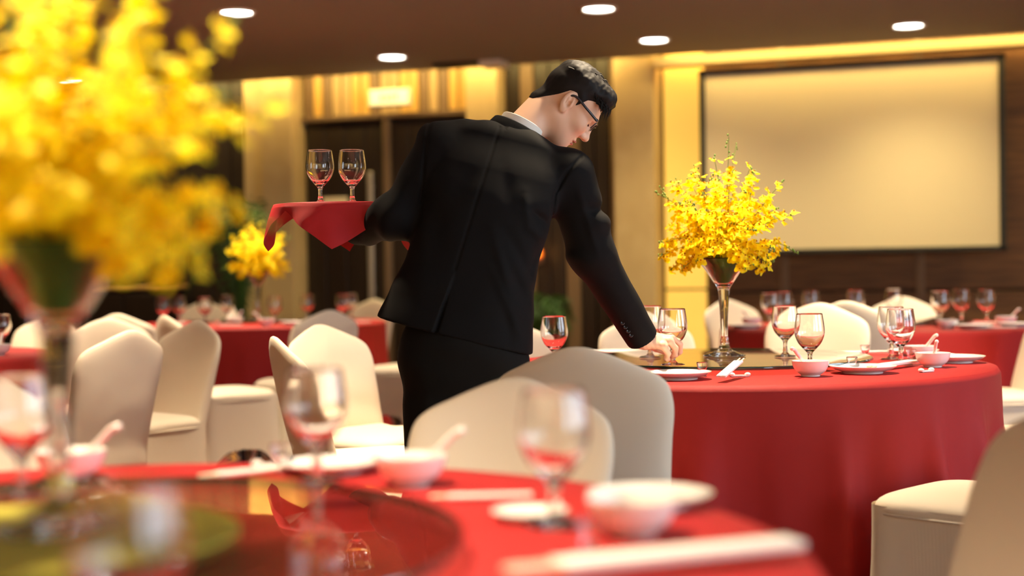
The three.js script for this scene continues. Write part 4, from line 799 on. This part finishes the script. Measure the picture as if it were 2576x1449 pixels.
function bodyField(x, y, z) {
  const [b, a] = toTorso(x, y);
  let d = ell(b, a - 0.30, z - lerpTable(zT, a), 0.155, 0.30, 0.095);
  d = smin(d, armAt(x, y, z, J.sL, J.eL, [-0.34, 1.229, -0.175], 0.055, 0.042, 0.033), 0.05);
  d = smin(d, armAt(x, y, z, J.sR, J.eR, [0.455, 0.953, -0.244], 0.055, 0.045, 0.033), 0.05);
  d = smin(d, cone(x, y, z, [0.12, 1.49, -0.14], [0.04, 1.32, -0.08], 0.055, 0.08), 0.06);
  for (const [p, k, f] of [[[-0.125, 0.80, 0.0], [-0.14, 0.46, 0.01], [-0.135, 0.06, 0.02]], [[0.040, 0.80, -0.02], [0.06, 0.46, -0.03], [0.07, 0.06, -0.03]]]) d = smin(d, smin(cone(x, y, z, p, k, 0.075, 0.055), cone(x, y, z, k, f, 0.055, 0.04), 0.03), 0.05);
  return d;
}
mesh('body', merge([
  surfaceNets(bodyField, [-0.42, 0.0, -0.32], [0.52, 1.56, 0.14], 0.014),
  surfaceNets(headField, [0.06, 1.42, -0.30], [0.46, 1.74, -0.07], 0.0028),
  surfaceNets(handRField, [0.42, 0.78, -0.39], [0.66, 0.99, -0.20], 0.0024),
  surfaceNets(handLField, [-0.54, 1.20, -0.37], [-0.30, 1.31, -0.14], 0.003),
]), M.skin, person);
// nails of the visible fingers
// ---- hair: a shell on the skull inside the hair line, longer on top, with a fringe; short strands laid over it
const hairline = [[0.085, 0.20], [0.098, 0.10], [0.078, 0.082], [0.066, 0.088], [0.050, 0.066], [0.036, 0.052], [0.030, 0.020], [0.024, -0.006], [0.012, -0.006], [0.012, 0.030], [-0.004, 0.040], [-0.022, 0.030], [-0.034, 0.004], [-0.056, -0.034], [-0.079, -0.069], [-0.12, -0.085], [-0.22, -0.05], [-0.22, 0.25]];
function polyDist(x, y, P) { let d = 9, s = 1; for (let i = 0, j = P.length - 1; i < P.length; j = i++) { d = min(d, segDist(x, y, P[i], P[j])[0]); if ((P[i][1] > y) !== (P[j][1] > y) && x < (P[j][0] - P[i][0]) * (y - P[i][1]) / (P[j][1] - P[i][1]) + P[i][0]) s = -s; } return s * d; }
function hairField(x, y, z) {
  const [F, U, S0] = toHead(x, y, z), S = abs(S0), hl = polyDist(F, U, hairline);
  const top = smooth(0.055, 0.10, U - 0.25 * F * 0);
  const tuft = noise.noise(F * 36 + 5, U * 22, S0 * 40) * 0.5 + noise.noise(F * 80, U * 50, S0 * 95) * 0.3;
  let th = mix(0.0045, 0.0150, top) + (0.001 + 0.004 * top) * tuft;
  th *= smooth(0.004, -0.022, hl);
  let skull = smin(cranium(F, U, S), smin(ell(F - 0.042, U + 0.022, S, 0.058, 0.085, 0.060), cone(x, y, z, [0.205, 1.585, -0.185], [0.09, 1.455, -0.125], 0.0545, 0.062), 0.03), 0.03);
  let d = smax(skull - th, hl, 0.006);
  const fr = ell(F - 0.064, U - 0.104, S, 0.038 + 0.006 * tuft, 0.034 + 0.004 * tuft, 0.058);
  d = smin(d, fr - 0.005 * tuft, 0.035);
  return d;
}
const hair = mesh('hair', surfaceNets(hairField, [0.08, 1.50, -0.30], [0.46, 1.76, -0.08], 0.0028), M.hair, person, 'short black hair, longer on top');
{
  const locks = [];
  for (let i = 0; i < 620; i++) {
    const a = rr(-1.25, 1.25), q = rnd(), F0 = mix(-0.085, 0.080, q), rad = 0.089 + 0.006 * rnd();
    const S0 = sin(a) * 0.070, U0 = 0.042 + cos(a) * sqrt(max(0.04, 1 - pow((F0 + 0.004) / 0.100, 2))) * rad;
    if (U0 < 0.066) continue;
    const len = rr(0.020, 0.042), lift = rr(0.003, 0.012), sway = rr(-0.010, 0.010), down = max(0, F0 - 0.02) * 0.20;
    const P = [[F0, U0, S0], [F0 + len * 0.5, U0 + lift - down * 0.3, S0 * 1.05 + sway * 0.4], [F0 + len, U0 + lift * 0.7 - down - 0.25 * len * (0.3 + q), S0 * 1.08 + sway]].map((p) => fromHead(...p));
    const r = rr(0.0012, 0.0026), c = new THREE.CatmullRomCurve3(P), g = new THREE.TubeGeometry(c, 6, r, 5, false), pp = g.attributes.position;
    for (let k = 0; k <= 6; k++) { const ctr = c.getPointAt(k / 6), s = 1 - 0.85 * pow(k / 6, 1.5); for (let m = 0; m <= 5; m++) { const n = k * 6 + m; pp.setXYZ(n, ctr.x + (pp.getX(n) - ctr.x) * s, ctr.y + (pp.getY(n) - ctr.y) * s, ctr.z + (pp.getZ(n) - ctr.z) * s); } }
    locks.push(g);
  }
  const m = mesh('locks', merge(locks), M.hair, hair); m.userData.kind = 'stuff';
}
// ---- brows, eyes, lips, glasses
for (const s of [1, -1]) {
  mesh('eyebrow', tube([[0.1005, 0.036, 0.010], [0.0990, 0.0415, 0.026], [0.0880, 0.038, 0.045]].map(([F, U, S]) => fromHead(F, U, S * s)), 0.0028, 10, 6), M.hair, person);
  mesh('eye', tube([[0.0905, 0.0095, 0.021], [0.0935, 0.0085, 0.031], [0.0890, 0.0105, 0.043]].map(([F, U, S]) => fromHead(F, U, S * s)), 0.0018, 10, 6), M.hair, person, 'lowered dark lashes');
}
mesh('lips', merge([[0.1035, -0.0505, 0.0045], [0.1010, -0.0630, 0.0048]].map(([F, U, r]) => tube([[F - 0.010, U - 0.003, -0.021], [F - 0.001, U, -0.009], [F + 0.0003, U, 0], [F - 0.001, U, 0.009], [F - 0.010, U - 0.003, 0.021]].map((p) => fromHead(...p)), r, 20, 8))), M.lip, person);
{
  const e = new THREE.Group(); e.name = 'eyeglasses'; person.add(e);
  for (const s of [1, -1]) {
    const T = [[0.0985, 0.034, 0.071], [0.05, 0.0335, 0.0795], [0.0, 0.032, 0.0815], [-0.012, 0.022, 0.0805]].map(([F, U, S]) => fromHead(F, U, S * s));
    const g = tube(T, 0.0040, 24, 8); mesh('temple', g, M.eyewear, e);
    const rimPts = []; for (let i = 0; i < 40; i++) { const [p, q] = sq(i / 40 * 2 * PI, 4, 0.0245, 0.0175); rimPts.push(fromHead(0.1085 - 0.30 * max(0, p + 0.0335 - 0.02) * 0.6, 0.0155 + q, s * (0.036 + p))); }
    const upper = rimPts.filter((_, i) => i <= 21 || i >= 39), arc = [...rimPts.slice(38), ...rimPts.slice(0, 23)];
    mesh('rim', new THREE.TubeGeometry(new THREE.CatmullRomCurve3(arc), 40, 0.0021, 7, false), M.eyewear, e);
    const pos = [], idx = [], ctr = rimPts.reduce((a, p) => a.add(p), V(0, 0, 0)).multiplyScalar(1 / 40); pos.push(...ctr.toArray()); rimPts.forEach((p) => pos.push(...p.toArray())); for (let i = 0; i < 40; i++) idx.push(0, 1 + i, 1 + (i + 1) % 40);
    const lg = new THREE.BufferGeometry(); lg.setAttribute('position', new THREE.Float32BufferAttribute(pos, 3)); lg.setIndex(idx); lg.computeVertexNormals(); lg.setAttribute('uv', new THREE.BufferAttribute(new Float32Array(pos.length / 3 * 2), 2));
    mesh('lens', lg, M.lens, e);
  }
  mesh('bridge', tube([[0.1085, 0.022, -0.0125], [0.1125, 0.025, 0], [0.1085, 0.022, 0.0125]].map((p) => fromHead(...p)), 0.0019, 10, 7), M.eyewear, e);
}
// ---------------------------------------------------------------- the tray on his left hand, its cloth and two goblets
{
  const TX = -0.10 - 0.432, TD = 4.2 + 0.275, TY = 1.290, TR = 0.207;
  const t = thing('serving_tray', 'round serving tray under a red cloth on the waiter\'s raised left hand', 'tray'); place(t, TX, TY, TD);
  mesh('plate', lathe([[0, 0], [TR - 0.012, 0], [TR - 0.004, 0.004], [TR, 0.011], [TR - 0.002, 0.0118], [TR - 0.006, 0.0105], [TR - 0.014, 0.005], [0, 0.005]], 64), M.steel, t);
  mesh('rubber_liner', lathe([[0, 0.0050], [TR - 0.02, 0.0050], [TR - 0.02, 0.0108], [0, 0.0108]], 48), M.rubber, t);
  const NA = 160, NR = 46, yTop = 0.0128, inner = 26;
  const g = grid(NA, NR, (u, v) => {
    const a = u * 2 * PI, k = v * NR;
    if (k <= inner) { const r = TR * k / inner; return [r * cos(a), yTop, r * sin(a)]; }
    const c4 = a - Math.round(a / (PI / 2)) * PI / 2, w = max(0, 1 - abs(sin(c4)) / sin(PI / 4)), len = 0.022 + 0.122 * w, t = (k - inner) / (NR - inner), hang = len * t;
    const out = TR + 0.004 * smooth(0, 0.01, hang) + 0.17 * hang + 0.010 * smooth(0, 0.06, hang) * sin(7 * a + 0.8) + 0.006 * smooth(0.02, 0.1, hang) * sin(13 * a);
    const a2 = a - 0.62 * w * t * max(0, cos(a));
    return [out * cos(a2), yTop - hang * 0.98 + 0.002 * (1 - smooth(0, 0.008, hang)) - 0.002, out * sin(a2)];
  }, { uvs: [1.3, 0.33], flip: true });
  const c = tagged(mesh('tray_cloth', g, M.trayCloth), 'red square cloth draped over the round tray with hanging corners', 'cloth'); place(c, TX, TY, TD);
  put('goblet', -0.10 - 0.492, TY + yTop + 0.0006, TD - 0.02, 0.2, 'left goblet of the two standing on the raised tray');
  put('goblet', -0.10 - 0.394, TY + yTop + 0.0006, TD - 0.01, 1.2, 'right goblet of the two standing on the raised tray, closer to the waiter\'s arm');
}
// ---------------------------------------------------------------- plants and a counter before the dark wall
function palm(X, d, height, spread, n, label, mat, s0) {
  const o = thing('potted_palm', label, 'plant'); place(o, X, 0, d);
  mesh('pot', lathe([...smoothCurve([[0.0001, 0], [0.13, 0], [0.145, 0.02], [0.17, 0.30], [0.18, 0.33]], 20), [0.165, 0.33], [0.155, 0.29], [0.0001, 0.29]], 36), M.bronze, o);
  for (let i = 0; i < n; i++) {
    const a = i * 2.4 + s0, h = height * rr(0.6, 1), sp = spread * rr(0.5, 1), top = V(cos(a) * sp, h, sin(a) * sp), mid = V(cos(a) * sp * 0.35, 0.29 + (h - 0.29) * 0.75, sin(a) * sp * 0.35);
    const c = new THREE.CatmullRomCurve3([V(0.02 * cos(a), 0.28, 0.02 * sin(a)), mid, top, V(cos(a) * sp * 1.35, h - 0.12, sin(a) * sp * 1.35)]);
    const blades = [new THREE.TubeGeometry(c, 14, 0.004, 5, false)];
    for (let k = 0; k < 16; k++) for (const s of [-1, 1]) { const t = 0.35 + 0.64 * k / 15, p = c.getPointAt(t), q = c.getTangentAt(t), b = V(-q.z, 0.1, q.x).normalize().multiplyScalar(s), len = 0.17 * sin(PI * (0.2 + 0.75 * k / 15)) + 0.03, e = p.clone().add(b.multiplyScalar(len)).add(q.clone().multiplyScalar(0.08)).add(V(0, -0.03, 0)), w = q.clone().multiplyScalar(0.012); const m = p.clone().lerp(e, 0.45).add(V(0, 0.012, 0)); const g = new THREE.BufferGeometry(); g.setAttribute('position', new THREE.Float32BufferAttribute([p, m.clone().add(w), e, p, e, m.clone().sub(w)].flatMap((v) => v.toArray()), 3)); g.computeVertexNormals(); blades.push(g); }
    mesh('frond', merge(blades), mat, o);
  }
}
M.palm.side = THREE.DoubleSide;
palm(-2.32, 12.15, 1.75, 0.34, 16, 'tall dark palm against the wall left of the pale pillar', M.palm, 0.3);
palm(0.16, 11.3, 1.0, 0.28, 12, 'green plant half hidden right of the waiter\'s jacket', M.palm, 1.1);
{
  const s = thing('sideboard', 'dark sideboard with a top edge coloured gold for its glow, behind the big yellow orchids', 'sideboard'); s.position.set(-7.75, 0, -12.12);
  mesh('cabinet', rbox(0.72, 0.96, 0.5, 0.01, 0, 0.48, 0), M.woodDoor, s);
  mesh('top', rbox(0.78, 0.035, 0.56, 0.008, 0, 0.99, 0), M.glowGold, s, 'top board coloured gold for its glow');  // gold colour stands in for the light along the top edge
  for (const x of [-0.18, 0.18]) { const d = mesh('door', rbox(0.34, 0.86, 0.02, 0.006, x, 0.49, 0.258), M.woodDoor, s); mesh('knob', new THREE.SphereGeometry(0.014, 14, 10).translate(x - Math.sign(x) * 0.13, 0.52, 0.28), M.steelSatin, d); }
}
{
  const s = thing('wall_lamp', 'tiny orange lamp glowing on the dark wall behind the waiter', 'lamp'); s.position.set(-3.76, 1.25, -12.41);
  mesh('bracket', rbox(0.06, 0.10, 0.02, 0.005, 0, -0.05, 0), M.bronze, s);
  mesh('shade', lathe(smoothCurve([[0.0001, -0.045], [0.030, -0.045], [0.042, -0.02], [0.036, 0.03], [0.016, 0.048], [0.0001, 0.05]], 24), 28).translate(0, 0, 0.06), std({ color: lin(0.8, 0.25, 0.04), roughness: 0.6, emissive: new THREE.Color(1, 0.16, 0.01), emissiveIntensity: 0.45 }), s);
  const l = new THREE.PointLight(new THREE.Color(1, 0.4, 0.08), 0.05); l.position.set(-3.76, 1.25, -12.28); l.name = 'wall_lamp_light'; scene.add(l);
}
renderer.render(scene, camera);
